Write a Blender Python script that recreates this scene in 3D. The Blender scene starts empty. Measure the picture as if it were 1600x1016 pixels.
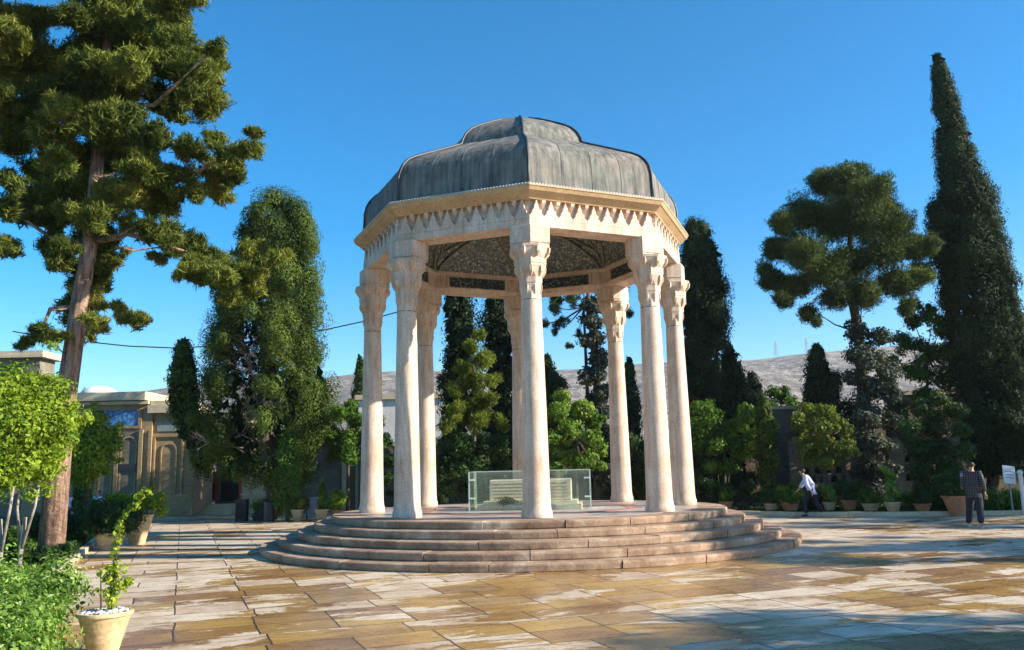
import bpy, bmesh, math
import numpy as np
from mathutils import Vector, Matrix
R = math.radians
rng = np.random.default_rng(11)
SC = bpy.context.scene
COL = SC.collection

# ------------------------------------------------------------------ camera, sky, sun, exposure
PITCH, ROLL, CH, F = 0.16404, 0.02292, 1.82, 1336.7
CX, CY, YAW = 0.31, 21.713, 0.0278
cam = bpy.data.cameras.new('camera'); co = bpy.data.objects.new('camera', cam); COL.objects.link(co)
cam.sensor_width = 36; cam.lens = F / 1600 * 36; cam.clip_end = 6000; cam.clip_start = .05
co.matrix_world = Matrix.Translation((0, 0, CH)) @ Matrix.Rotation(math.pi/2 + PITCH, 4, 'X') @ Matrix.Rotation(-ROLL, 4, 'Z')
SC.camera = co
SUN_AZ, SUN_EL = R(78), R(25)          # azimuth from -Y towards +X
sdir = Vector((math.sin(SUN_AZ)*math.cos(SUN_EL), -math.cos(SUN_AZ)*math.cos(SUN_EL), math.sin(SUN_EL)))
W = bpy.data.worlds.new('World'); SC.world = W; W.use_nodes = True
wn, wl = W.node_tree.nodes, W.node_tree.links
bg = wn['Background']; sky = wn.new('ShaderNodeTexSky'); sky.sky_type = 'NISHITA'; sky.sun_disc = False
sky.sun_elevation = SUN_EL; sky.sun_rotation = math.atan2(sdir.x, sdir.y); sky.altitude = 1500
sky.air_density = 1.0; sky.dust_density = 1.2; sky.ozone_density = 2.6
hs = wn.new('ShaderNodeHueSaturation'); hs.inputs['Saturation'].default_value = 1.5; hs.inputs['Hue'].default_value = .493
wl.new(sky.outputs[0], hs.inputs['Color']); wl.new(hs.outputs[0], bg.inputs[0]); bg.inputs[1].default_value = .115
sl = bpy.data.lights.new('sun', 'SUN'); so = bpy.data.objects.new('sun', sl); COL.objects.link(so)
sl.energy = 5.0; sl.angle = R(.5); sl.color = (1, .90, .75)
so.rotation_euler = (-sdir).to_track_quat('-Z', 'Y').to_euler(); so.location = (30, -10, 30)
SC.view_settings.view_transform = 'Standard'; SC.view_settings.look = 'None'
SC.view_settings.exposure = 1.12; SC.view_settings.gamma = 1; SC.view_settings.use_curve_mapping = False
SC.cycles.max_bounces = 6; SC.cycles.transparent_max_bounces = 12; SC.cycles.volume_bounces = 0

# ------------------------------------------------------------------ pixel-of-photograph -> real place
def ray(px, py):
    a, b = px-800, 508-py
    cr, sr = math.cos(ROLL), math.sin(ROLL)
    X, Y = a*cr+b*sr, -a*sr+b*cr
    c, s = math.cos(PITCH), math.sin(PITCH)
    return np.array([X/F, c-s*Y/F, s+c*Y/F])
def G(px, py, z=0.):
    v = ray(px, py); return np.array([0, 0, CH])+v*((z-CH)/v[2])
def at(px, py, Y):
    v = ray(px, py); return np.array([0, 0, CH])+v*(Y/v[1])
def mpp(Y): return Y/F*1.01

# ------------------------------------------------------------------ materials
def NT(name):
    m = bpy.data.materials.new(name); m.use_nodes = True
    nt = m.node_tree; return m, nt.nodes, nt.links, nt.nodes['Principled BSDF']
def ramp(n, stops):
    r = n.new('ShaderNodeValToRGB'); e = r.color_ramp.elements
    while len(e) < len(stops): e.new(.5)
    for k, (p, c) in enumerate(stops):
        e[k].position = p; e[k].color = (*c, 1) if len(c) == 3 else c
    return r
def coords(n, l, scale=(1, 1, 1), rot=(0, 0, 0), kind='Object'):
    t = n.new('ShaderNodeTexCoord'); mp = n.new('ShaderNodeMapping')
    mp.inputs['Scale'].default_value = scale; mp.inputs['Rotation'].default_value = rot
    l.new(t.outputs[kind], mp.inputs['Vector']); return mp.outputs[0]
def noise(n, l, v, scale, detail=4, rough=.55, dist=0):
    t = n.new('ShaderNodeTexNoise'); t.inputs['Scale'].default_value = scale
    t.inputs['Detail'].default_value = detail; t.inputs['Roughness'].default_value = rough; t.inputs['Distortion'].default_value = dist
    if v is not None: l.new(v, t.inputs['Vector'])
    return t.outputs['Fac']
def mixc(n, l, a, b, f, mode='MIX'):
    m = n.new('ShaderNodeMix'); m.data_type = 'RGBA'; m.blend_type = mode
    for k, x in ((0, f), (6, a), (7, b)):
        if hasattr(x, 'links'): l.new(x, m.inputs[k])
        else: m.inputs[k].default_value = x if k == 0 else (*x, 1)
    return m.outputs[2]
def math_(n, l, op, a, b=0., c=None, clamp=False):
    m = n.new('ShaderNodeMath'); m.operation = op; m.use_clamp = clamp
    for k, x in enumerate((a, b) if c is None else (a, b, c)):
        if hasattr(x, 'links'): l.new(x, m.inputs[k])
        else: m.inputs[k].default_value = x
    return m.outputs[0]
def bump(n, l, h, p, strength=.3, dist=.02):
    b = n.new('ShaderNodeBump'); b.inputs['Strength'].default_value = strength; b.inputs['Distance'].default_value = dist
    l.new(h, b.inputs['Height']); l.new(b.outputs[0], p.inputs['Normal']); return b

def mat_noise(name, c1, c2, scale=3, rough=.8, bscale=None, bstr=.3, streak=(1, 1, 1), detail=6, c3=None, metallic=0, bdist=.02, contrast=(.35, .65)):
    m, n, l, p = NT(name)
    v = coords(n, l, streak)
    f = noise(n, l, v, scale, detail, .62)
    st = [(contrast[0], c1), (contrast[1], c2)]
    if c3: st.append((min(.95, contrast[1]+.12), c3))
    r = ramp(n, st); l.new(f, r.inputs[0])
    f2 = noise(n, l, coords(n, l), scale*9, 4, .7)
    r2 = ramp(n, [(.3, (.72, .72, .72)), (.7, (1.12, 1.12, 1.12))]); l.new(f2, r2.inputs[0])
    l.new(mixc(n, l, r.outputs[0], r2.outputs[0], 1., 'MULTIPLY'), p.inputs['Base Color'])
    p.inputs['Roughness'].default_value = rough; p.inputs['Metallic'].default_value = metallic
    if bscale: bump(n, l, noise(n, l, coords(n, l), bscale, 6, .7), p, bstr, bdist)
    return m
def mat_plain(name, c, rough=.7, metallic=0, var=.12):
    return mat_noise(name, tuple(x*(1-var) for x in c), tuple(min(1, x*(1+var)) for x in c), 6, rough, metallic=metallic)

def leafmat(name, dark, light, gloss=.55, trans=.3, extra=None):
    m, n, l, p = NT(name)
    a = n.new('ShaderNodeAttribute'); a.attribute_name = 'tone'
    st = [(0, dark), (.75, light)]
    if extra: st.append((1, extra))
    r = ramp(n, st); l.new(a.outputs['Fac'], r.inputs[0])
    l.new(r.outputs[0], p.inputs['Base Color']); p.inputs['Roughness'].default_value = gloss
    p.inputs['Specular IOR Level'].default_value = .14
    t = n.new('ShaderNodeBsdfTranslucent'); l.new(mixc(n, l, r.outputs[0], (1.25, 1.3, .5), 1., 'MULTIPLY'), t.inputs[0])
    mx = n.new('ShaderNodeMixShader'); mx.inputs[0].default_value = trans
    l.new(p.outputs[0], mx.inputs[1]); l.new(t.outputs[0], mx.inputs[2]); l.new(mx.outputs[0], n['Material Output'].inputs[0])
    return m

def mat_paving():
    m, n, l, p = NT('paving_stone')
    v0 = coords(n, l, rot=(0, 0, R(-21)))
    # slight wobble so that slab edges are not ruled lines
    nz = n.new('ShaderNodeTexNoise'); nz.inputs['Scale'].default_value = 1.4; nz.inputs['Detail'].default_value = 3; l.new(v0, nz.inputs['Vector'])
    va = n.new('ShaderNodeVectorMath'); va.operation = 'MULTIPLY_ADD'; va.inputs[1].default_value = (.06, .06, 0)
    l.new(nz.outputs['Color'], va.inputs[0]); l.new(v0, va.inputs[2]); v = va.outputs[0]
    b = n.new('ShaderNodeTexBrick'); l.new(v, b.inputs['Vector'])
    b.inputs['Scale'].default_value = 1; b.inputs['Brick Width'].default_value = .92; b.inputs['Row Height'].default_value = .66
    b.inputs['Mortar Size'].default_value = .013; b.inputs['Mortar Smooth'].default_value = .15
    b.offset = .37; b.offset_frequency = 3; b.squash = 1.7; b.squash_frequency = 3
    b.inputs['Color1'].default_value = (0, 0, 0, 1); b.inputs['Color2'].default_value = (1, 1, 1, 1); b.inputs['Mortar'].default_value = (.5, .5, .5, 1)
    bw = n.new('ShaderNodeRGBToBW'); l.new(b.outputs['Color'], bw.inputs[0]); rnd = bw.outputs[0]
    # wet stain: noise drawn out along the courses, shifted slab by slab
    cv = n.new('ShaderNodeCombineXYZ'); l.new(math_(n, l, 'MULTIPLY', rnd, .45), cv.inputs[2])
    ad = n.new('ShaderNodeVectorMath'); ad.operation = 'ADD'; l.new(v, ad.inputs[0]); l.new(cv.outputs[0], ad.inputs[1])
    mp = n.new('ShaderNodeMapping'); mp.inputs['Scale'].default_value = (.45, 1.15, 1); l.new(ad.outputs[0], mp.inputs[0])
    w1 = noise(n, l, mp.outputs[0], 1.0, 12, .70, .5)
    w2 = noise(n, l, v0, .17, 2, .5)
    s = math_(n, l, 'ADD', w1, math_(n, l, 'MULTIPLY', math_(n, l, 'SUBTRACT', rnd, .5), .17))
    s = math_(n, l, 'ADD', s, math_(n, l, 'MULTIPLY', math_(n, l, 'SUBTRACT', w2, .5), .55))
    w3 = noise(n, l, v, 7, 10, .75, .8); s = math_(n, l, 'ADD', s, math_(n, l, 'MULTIPLY', math_(n, l, 'SUBTRACT', w3, .5), .16))
    # the hosed-down part lies in front of the steps; the far side stays drier
    sp = n.new('ShaderNodeSeparateXYZ'); tc = n.new('ShaderNodeTexCoord'); l.new(tc.outputs['Object'], sp.inputs[0])
    vd = n.new('ShaderNodeVectorMath'); vd.operation = 'DISTANCE'; vd.inputs[1].default_value = (.8, 10.8, 0); l.new(tc.outputs['Object'], vd.inputs[0])
    g = math_(n, l, 'MAXIMUM', math_(n, l, 'MULTIPLY_ADD', vd.outputs['Value'], -.017, .135), -.035)
    s = math_(n, l, 'ADD', s, g)
    wet = ramp(n, [(.497, (0, 0, 0)), (.53, (1, 1, 1))]); l.new(s, wet.inputs[0])
    dc = ramp(n, [(0, (.54, .43, .31)), (.3, (.61, .51, .38)), (.65, (.67, .58, .45)), (.85, (.60, .48, .34)), (1, (.64, .55, .42))]); l.new(rnd, dc.inputs[0])
    wc = ramp(n, [(0, (.27, .15, .05)), (.3, (.43, .25, .065)), (.6, (.50, .32, .095)), (.8, (.32, .18, .075)), (1, (.44, .29, .12))]); l.new(rnd, wc.inputs[0])
    c = mixc(n, l, dc.outputs[0], wc.outputs[0], wet.outputs[0])
    f3 = noise(n, l, mp.outputs[0], 5, 12, .78, .6)
    gr = noise(n, l, v0, 38, 6, .8); rg = ramp(n, [(.36, (.62, .56, .48)), (.5, (1, 1, 1)), (.66, (1.14, 1.14, 1.14))]); l.new(gr, rg.inputs[0])
    c = mixc(n, l, c, rg.outputs[0], .75, 'MULTIPLY')
    dt = noise(n, l, v0, .8, 8, .65); rd_ = ramp(n, [(.36, (.62, .48, .34)), (.52, (1, 1, 1))]); l.new(dt, rd_.inputs[0]); c = mixc(n, l, c, rd_.outputs[0], .8, 'MULTIPLY')
    r3 = ramp(n, [(.32, (.50, .42, .33)), (.47, (.95, .93, .90)), (.7, (1.15, 1.15, 1.15))]); l.new(f3, r3.inputs[0])
    c = mixc(n, l, c, r3.outputs[0], 1., 'MULTIPLY')
    c = mixc(n, l, c, (.055, .035, .02), math_(n, l, 'MULTIPLY', b.outputs['Fac'], .95))
    l.new(c, p.inputs['Base Color'])
    ro = ramp(n, [(0, (.62,)*3), (1, (.28,)*3)]); l.new(wet.outputs[0], ro.inputs[0])
    l.new(mixc(n, l, ro.outputs[0], r3.outputs[0], .35, 'MULTIPLY'), p.inputs['Roughness'])
    h = math_(n, l, 'SUBTRACT', math_(n, l, 'MULTIPLY', f3, .5), math_(n, l, 'MULTIPLY', b.outputs['Fac'], 1.5))
    h = math_(n, l, 'ADD', h, math_(n, l, 'MULTIPLY', rnd, .25))
    bump(n, l, h, p, .5, .02)
    return m

def mat_brick(name, c1, c2, mortar, w=.22, hgt=.06, rough=.85):
    m, n, l, p = NT(name)
    t = n.new('ShaderNodeTexCoord'); sp = n.new('ShaderNodeSeparateXYZ'); l.new(t.outputs['Object'], sp.inputs[0])
    cb = n.new('ShaderNodeCombineXYZ'); l.new(math_(n, l, 'ADD', sp.outputs[0], sp.outputs[1]), cb.inputs[0]); l.new(sp.outputs[2], cb.inputs[1])
    b = n.new('ShaderNodeTexBrick'); l.new(cb.outputs[0], b.inputs['Vector']); b.inputs['Scale'].default_value = 1
    b.inputs['Brick Width'].default_value = w; b.inputs['Row Height'].default_value = hgt; b.inputs['Mortar Size'].default_value = .008
    b.inputs['Color1'].default_value = (*c1, 1); b.inputs['Color2'].default_value = (*c2, 1); b.inputs['Mortar'].default_value = (*mortar, 1)
    f = noise(n, l, coords(n, l), 1.1, 6, .65); r = ramp(n, [(.3, (.6, .6, .6)), (.7, (1.15, 1.12, 1.08))]); l.new(f, r.inputs[0])
    l.new(mixc(n, l, b.outputs['Color'], r.outputs[0], 1., 'MULTIPLY'), p.inputs['Base Color']); p.inputs['Roughness'].default_value = rough
    return m

def mat_mosaic(name, cols, scale=14, rough=.35):
    m, n, l, p = NT(name)
    v = coords(n, l)
    f = noise(n, l, v, scale*.35, 3, .6, 2.5)
    vo = n.new('ShaderNodeTexVoronoi'); vo.inputs['Scale'].default_value = scale; l.new(v, vo.inputs['Vector'])
    bw = n.new('ShaderNodeRGBToBW'); l.new(vo.outputs['Color'], bw.inputs[0])
    s = math_(n, l, 'ADD', math_(n, l, 'MULTIPLY', bw.outputs[0], .55), math_(n, l, 'MULTIPLY', f, .5))
    r = ramp(n, [(.2+.6*k/(len(cols)-1), c) for k, c in enumerate(cols)]); r.color_ramp.interpolation = 'CONSTANT'; l.new(s, r.inputs[0])
    l.new(r.outputs[0], p.inputs['Base Color']); p.inputs['Roughness'].default_value = rough
    return m

def mat_stone():
    m, n, l, p = NT('limestone')
    v = coords(n, l)
    f = noise(n, l, v, 1.3, 6, .6); r = ramp(n, [(.3, (.54, .385, .28)), (.5, (.66, .52, .41)), (.7, (.72, .61, .50))]); l.new(f, r.inputs[0])
    vs = coords(n, l, (6, 6, .8)); f2 = noise(n, l, vs, 1.5, 6, .7); r2 = ramp(n, [(.3, (.68, .60, .52)), (.6, (1.06, 1.05, 1.04))]); l.new(f2, r2.inputs[0])
    f3 = noise(n, l, v, 26, 4, .7); r3 = ramp(n, [(.32, (.80, .78, .75)), (.55, (1.03, 1.03, 1.03))]); l.new(f3, r3.inputs[0])
    c = mixc(n, l, r.outputs[0], r2.outputs[0], 1., 'MULTIPLY'); c = mixc(n, l, c, r3.outputs[0], 1., 'MULTIPLY')
    l.new(c, p.inputs['Base Color']); p.inputs['Roughness'].default_value = .6
    bump(n, l, f3, p, .25, .012); return m

def mat_roof():
    m, n, l, p = NT('weathered_lead_roof')
    v = coords(n, l, (5, 5, .45)); f = noise(n, l, v, 1.6, 7, .65)
    r = ramp(n, [(.28, (.055, .060, .056)), (.42, (.125, .13, .118)), (.6, (.225, .225, .20)), (.75, (.32, .29, .255))]); l.new(f, r.inputs[0])
    f2 = noise(n, l, coords(n, l), 2.2, 8, .7); r2 = ramp(n, [(.3, (.62, .66, .62)), (.62, (1.12, 1.10, 1.08))]); l.new(f2, r2.inputs[0])
    f4 = noise(n, l, coords(n, l), .9, 3, .5); r4 = ramp(n, [(.42, (1, 1, 1)), (.62, (1.12, .98, .96))]); l.new(f4, r4.inputs[0])
    c = mixc(n, l, r.outputs[0], r2.outputs[0], 1., 'MULTIPLY'); c = mixc(n, l, c, r4.outputs[0], 1., 'MULTIPLY')
    l.new(c, p.inputs['Base Color']); p.inputs['Roughness'].default_value = .75; p.inputs['Specular IOR Level'].default_value = .3
    bump(n, l, f2, p, .5, .04); return m

M = dict(
 stone=mat_stone(),
 paving=mat_paving(),
 soil=mat_noise('garden_soil', (.045, .035, .02), (.10, .085, .045), 1.5, .95, 8, .6),
 step=mat_noise('step_stone', (.20, .11, .065), (.42, .29, .19), 1.8, .85, 22, .8, c3=(.58, .47, .35), bdist=.015, contrast=(.3, .58)),
 plat=mat_noise('platform_paving', (.34, .26, .21), (.52, .47, .42), .9, .4, 20, .3),
 redstone=mat_noise('red_floor_stone', (.33, .15, .10), (.42, .22, .16), 1.2, .5),
 roof=mat_roof(),
 seam=mat_plain('lead_seam', (.06, .065, .07), .5, .2),
 drip=mat_plain('lead_drip_edge', (.50, .50, .48), .5),
 ceil=mat_mosaic('ceiling_mosaic', [(.035, .05, .055), (.06, .09, .085), (.12, .13, .08), (.04, .07, .09), (.22, .22, .18), (.40, .39, .33), (.05, .08, .08)], 20),
 band=mat_mosaic('band_mosaic', [(.012, .02, .035), (.03, .04, .05), (.02, .05, .06), (.25, .25, .2), (.02, .025, .04)], 26),
 rib=mat_plain('ceiling_rib', (.20, .19, .12), .6),
 ochre=mat_noise('ochre_bounce_and_carving', (.50, .33, .17), (.62, .43, .24), 2, .7),  # warm light reflected under the cornice put into its colour; also colours carved lines
 onyx=mat_noise('cream_marble', (.66, .60, .42), (.84, .80, .66), 3, .35, streak=(1, 1, 4)),
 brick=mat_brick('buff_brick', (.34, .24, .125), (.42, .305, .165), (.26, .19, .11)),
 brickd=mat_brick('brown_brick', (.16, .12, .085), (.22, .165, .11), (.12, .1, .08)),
 plaster=mat_noise('sand_plaster', (.50, .40, .24), (.60, .50, .33), 1.2, .85),
 cap=mat_noise('pale_coping', (.50, .42, .28), (.62, .53, .37), 2, .8),
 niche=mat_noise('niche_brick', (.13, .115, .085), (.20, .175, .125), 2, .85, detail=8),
 bluetile=mat_mosaic('blue_inscription_tile', [(.02, .06, .22), (.03, .12, .34), (.02, .07, .26), (.10, .28, .42), (.02, .08, .30), (.3, .42, .5)], 11),
 greytile=mat_mosaic('grey_green_tile', [(.16, .2, .18), (.25, .28, .24), (.2, .24, .24), (.4, .4, .34)], 14),
 red=mat_plain('red_painted_wood', (.34, .045, .025), .5),
 dark=mat_plain('dark_opening', (.012, .011, .012), .8),
 white=mat_plain('white_paint', (.78, .77, .74), .6, var=.05),
 whitewall=mat_noise('whitewash', (.62, .58, .52), (.74, .71, .66), 1, .85),
 bin=mat_plain('black_metal', (.022, .023, .026), .45),
 bark=mat_noise('pine_bark', (.10, .055, .035), (.36, .23, .165), 2.4, .9, 5, 1., (5, 5, .7), bdist=.06, c3=(.44, .31, .24), contrast=(.36, .56)),
 barkd=mat_noise('dark_bark', (.04, .03, .022), (.12, .09, .065), 3, .9, 6, .8, (4, 4, .7)),
 barkw=mat_noise('limewashed_bark', (.16, .14, .11), (.40, .36, .31), 4, .85, 8, .4),
 twig=mat_plain('dead_twigs', (.30, .25, .22), .85, var=.25),
 terra=mat_noise('terracotta', (.40, .17, .08), (.52, .25, .13), 3, .8),
 claypot=mat_noise('yellow_clay', (.50, .34, .17), (.66, .49, .28), 2.5, .75, 14, .3, (1, 1, 5), c3=(.70, .56, .36)),
 pebble=mat_noise('white_pebbles', (.45, .42, .38), (.75, .72, .68), 22, .7, 20, .6),
 steel=mat_plain('grey_board', (.22, .27, .33), .4),
 cable=mat_plain('black_cable', (.03, .03, .03), .6),
 pylon=mat_plain('pylon_steel', (.33, .35, .38), .6),
 skin=mat_plain('skin', (.45, .27, .18), .55, var=.05),
 hair=mat_plain('black_hair', (.015, .012, .01), .6),
 shirtw=mat_plain('pale_blue_shirt', (.55, .58, .82), .85, var=.08),
 trous=mat_plain('black_trousers', (.012, .013, .018), .85),
 trousn=mat_plain('navy_trousers', (.014, .018, .032), .85),
 bag=mat_plain('grey_cloth', (.20, .22, .25), .85),
 shoe=mat_plain('pale_shoe', (.42, .40, .38), .7),
 hill=None,
)
# plaid
m, n, l, p = NT('dark_plaid_cloth'); v = coords(n, l)
wv = []
for ax, sc in (('X', 17), ('Z', 17)):
    w = n.new('ShaderNodeTexWave'); w.bands_direction = ax; w.inputs['Scale'].default_value = sc/ math.pi; l.new(v, w.inputs['Vector']); wv.append(w.outputs['Fac'])
r = ramp(n, [(.9, (.012, .014, .022)), (1, (.12, .115, .14))]); l.new(math_(n, l, 'MAXIMUM', wv[0], wv[1]), r.inputs[0])
l.new(r.outputs[0], p.inputs['Base Color']); p.inputs['Roughness'].default_value = .85; M['plaid'] = m
# glass
m, n, l, p = NT('greenish_glass')
tr = n.new('ShaderNodeBsdfTransparent'); tr.inputs[0].default_value = (.965, .985, .965, 1)
gl = n.new('ShaderNodeBsdfGlossy'); gl.inputs['Roughness'].default_value = .04; gl.inputs[0].default_value = (.9, 1, .95, 1)
df = n.new('ShaderNodeBsdfDiffuse'); df.inputs[0].default_value = (.60, .65, .58, 1)
fr = n.new('ShaderNodeFresnel'); fr.inputs[0].default_value = 1.5
m1 = n.new('ShaderNodeMixShader'); m1.inputs[0].default_value = .05; l.new(tr.outputs[0], m1.inputs[1]); l.new(df.outputs[0], m1.inputs[2])
m2 = n.new('ShaderNodeMixShader'); l.new(fr.outputs[0], m2.inputs[0]); l.new(m1.outputs[0], m2.inputs[1]); l.new(gl.outputs[0], m2.inputs[2])
l.new(m2.outputs[0], n['Material Output'].inputs[0]); M['glass'] = m
M['glassedge'] = mat_plain('glass_edge', (.55, .66, .60), .2, var=.05)
# hill
m, n, l, p = NT('dry_hillside'); v = coords(n, l)
f = noise(n, l, v, .012, 9, .65); r = ramp(n, [(.3, (.19, .15, .11)), (.5, (.33, .265, .20)), (.7, (.46, .375, .28))]); l.new(f, r.inputs[0])
f2 = noise(n, l, v, .06, 6, .75); r2 = ramp(n, [(.48, (.08, .085, .05)), (.56, (1, 1, 1))]); l.new(f2, r2.inputs[0])
l.new(mixc(n, l, r.outputs[0], r2.outputs[0], .7, 'MULTIPLY'), p.inputs['Base Color']); p.inputs['Roughness'].default_value = .95
bump(n, l, f, p, 1., 25); M['hill'] = m
LM = dict(
 pine=leafmat('pine_needles', (.035, .060, .012), (.23, .26, .045), .6, .25, (.40, .28, .08)),
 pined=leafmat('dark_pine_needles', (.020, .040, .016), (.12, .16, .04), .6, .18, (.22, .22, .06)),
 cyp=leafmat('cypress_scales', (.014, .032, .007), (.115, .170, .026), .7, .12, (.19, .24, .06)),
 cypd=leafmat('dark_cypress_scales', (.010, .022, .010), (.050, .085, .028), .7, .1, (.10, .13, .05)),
 orange=leafmat('citrus_leaves', (.06, .13, .012), (.26, .36, .03), .45, .35, (.42, .48, .06)),
 green=leafmat('broad_leaves', (.022, .06, .008), (.11, .21, .025), .5, .3, (.24, .32, .06)),
 dgreen=leafmat('dark_broad_leaves', (.012, .032, .010), (.045, .095, .022), .5, .25, (.10, .16, .06)),
 ygreen=leafmat('yellow_green_leaves', (.06, .09, .015), (.20, .25, .04), .5, .35, (.34, .34, .08)),
 ivy=leafmat('ivy_leaves', (.02, .032, .022), (.095, .11, .075), .6, .15, (.24, .25, .21)),
 fresh=leafmat('fresh_green_scales', (.035, .08, .016), (.10, .19, .035), .6, .25, (.16, .26, .06)),
 hedge=leafmat('hedge_leaves', (.03, .09, .015), (.22, .36, .06), .45, .3, (.50, .55, .28)),
)

# ------------------------------------------------------------------ objects
def tag(o, label=None, cat=None, group=None, kind=None):
    if label: o['label'] = label
    if cat: o['category'] = cat
    if group: o['group'] = group
    if kind: o['kind'] = kind
    return o
def thing(name, label, cat, loc=(0, 0, 0), rz=0, group=None):
    o = bpy.data.objects.new(name, None); COL.objects.link(o); o.location = tuple(float(a) for a in loc); o.rotation_euler = (0, 0, rz)
    o.empty_display_size = .3
    return tag(o, label, cat, group)
def link(name, me, mat, parent=None, loc=None, smooth=False):
    o = bpy.data.objects.new(name, me); COL.objects.link(o)
    if mat and not me.materials: me.materials.append(mat)
    if parent: o.parent = parent
    if loc is not None: o.location = tuple(float(a) for a in loc)
    if smooth: me.polygons.foreach_set('use_smooth', [True]*len(me.polygons))
    return o
class MB:
    def __init__(s): s.v = []; s.f = []
    def add(s, v, f):
        b = len(s.v); s.v += [tuple(float(c) for c in p) for p in v]; s.f += [tuple(b+i for i in q) for q in f]; return s
    def box(s, x0, x1, y0, y1, z0, z1, rz=0, c=(0, 0)):
        P = [(x, y, z) for z in (z0, z1) for x, y in ((x0, y0), (x1, y0), (x1, y1), (x0, y1))]
        if rz:
            ca, sa = math.cos(rz), math.sin(rz)
            P = [(c[0]+(x-c[0])*ca-(y-c[1])*sa, c[1]+(x-c[0])*sa+(y-c[1])*ca, z) for x, y, z in P]
        return s.add(P, [(3, 2, 1, 0), (4, 5, 6, 7), (0, 1, 5, 4), (1, 2, 6, 5), (2, 3, 7, 6), (3, 0, 4, 7)])
    def prism(s, poly, z0, z1):
        n_ = len(poly); P = [(x, y, z0) for x, y in poly]+[(x, y, z1) for x, y in poly]
        return s.add(P, [tuple(range(n_))[::-1], tuple(range(n_, 2*n_))]+[(i, (i+1) % n_, n_+(i+1) % n_, n_+i) for i in range(n_)])
    def loft(s, rings, closed=True, caps=True):
        n_ = len(rings[0]); b = []
        for r_ in rings: b += list(r_)
        f = []
        for k in range(len(rings)-1):
            for i in range(n_ if closed else n_-1):
                j = (i+1) % n_; f.append((k*n_+i, k*n_+j, (k+1)*n_+j, (k+1)*n_+i))
        if caps: f += [tuple(range(n_))[::-1], tuple(range((len(rings)-1)*n_, len(rings)*n_))]
        return s.add(b, f)
    def lathe(s, prof, n_=24, c=(0, 0), caps=False, rot=0):
        return s.loft([[(c[0]+r_*math.cos(rot+2*math.pi*i/n_), c[1]+r_*math.sin(rot+2*math.pi*i/n_), z) for i in range(n_)] for r_, z in prof], caps=caps)
    def tube(s, pts, rad, n_=8, caps=True):
        pts = [Vector(tuple(float(c) for c in p_)) for p_ in pts]
        if not hasattr(rad, '__len__'): rad = [rad]*len(pts)
        rings = []; up = Vector((.13, .21, .97))
        for k, p_ in enumerate(pts):
            d = (pts[min(k+1, len(pts)-1)]-pts[max(k-1, 0)]).normalized()
            a = d.cross(up)
            if a.length < .05: a = d.cross(Vector((1, 0, 0)))
            a.normalize(); b = d.cross(a)
            rings.append([tuple(p_+(a*math.cos(2*math.pi*i/n_)+b*math.sin(2*math.pi*i/n_))*rad[k]) for i in range(n_)])
        return s.loft(rings, caps=caps)
    def build(s, name, mat, parent=None, loc=None, smooth=False):
        me = bpy.data.meshes.new(name); me.from_pydata(s.v, [], s.f); me.update()
        bm = bmesh.new(); bm.from_mesh(me); bmesh.ops.recalc_face_normals(bm, faces=bm.faces); bm.to_mesh(me); bm.free()
        return link(name, me, mat, parent, loc, smooth)
def bevel(o, w=.01, seg=2):
    m_ = o.modifiers.new('bevel', 'BEVEL'); m_.width = w; m_.segments = seg; m_.limit_method = 'ANGLE'; return o
def copy_tree(o, parent=None):
    c = o.copy(); COL.objects.link(c); c.parent = parent
    for ch in list(o.children): copy_tree(ch, c)
    return c

# ------------------------------------------------------------------ foliage
def unit(a): return a/np.maximum(np.linalg.norm(a, axis=1, keepdims=True), 1e-6)
def rdir(n_): return unit(rng.normal(size=(n_, 3)))
def leafmesh(name, P, T, N, L, Wd, tone):
    """rhombus leaves: centre P, long axis T, face normal N, length L, width Wd"""
    n_ = len(P); T = unit(T); B = unit(np.cross(N, T)); Lh = (L/2)[:, None]; Wh = (Wd/2)[:, None]
    nn = np.cross(T, B)
    V = np.stack([P-T*Lh, P+B*Wh+nn*Wh*.35-T*Lh*.1, P+T*Lh, P-B*Wh+nn*Wh*.35-T*Lh*.1], 1).reshape(-1, 3)
    me = bpy.data.meshes.new(name); me.vertices.add(4*n_); me.vertices.foreach_set('co', V.ravel())
    me.loops.add(6*n_); me.polygons.add(2*n_)
    b = (np.arange(n_)*4)[:, None]
    idx = np.concatenate([b+[0, 1, 2], b+[0, 2, 3]], 1).ravel()
    me.loops.foreach_set('vertex_index', idx.astype(np.int32)); me.polygons.foreach_set('loop_start', (np.arange(2*n_)*3).astype(np.int32))
    me.update(calc_edges=True)
    a = me.attributes.new('tone', 'FLOAT', 'FACE'); a.data.foreach_set('value', np.repeat(np.clip(tone, 0, 1), 2).astype(np.float32))
    me.validate(); return me

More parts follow.
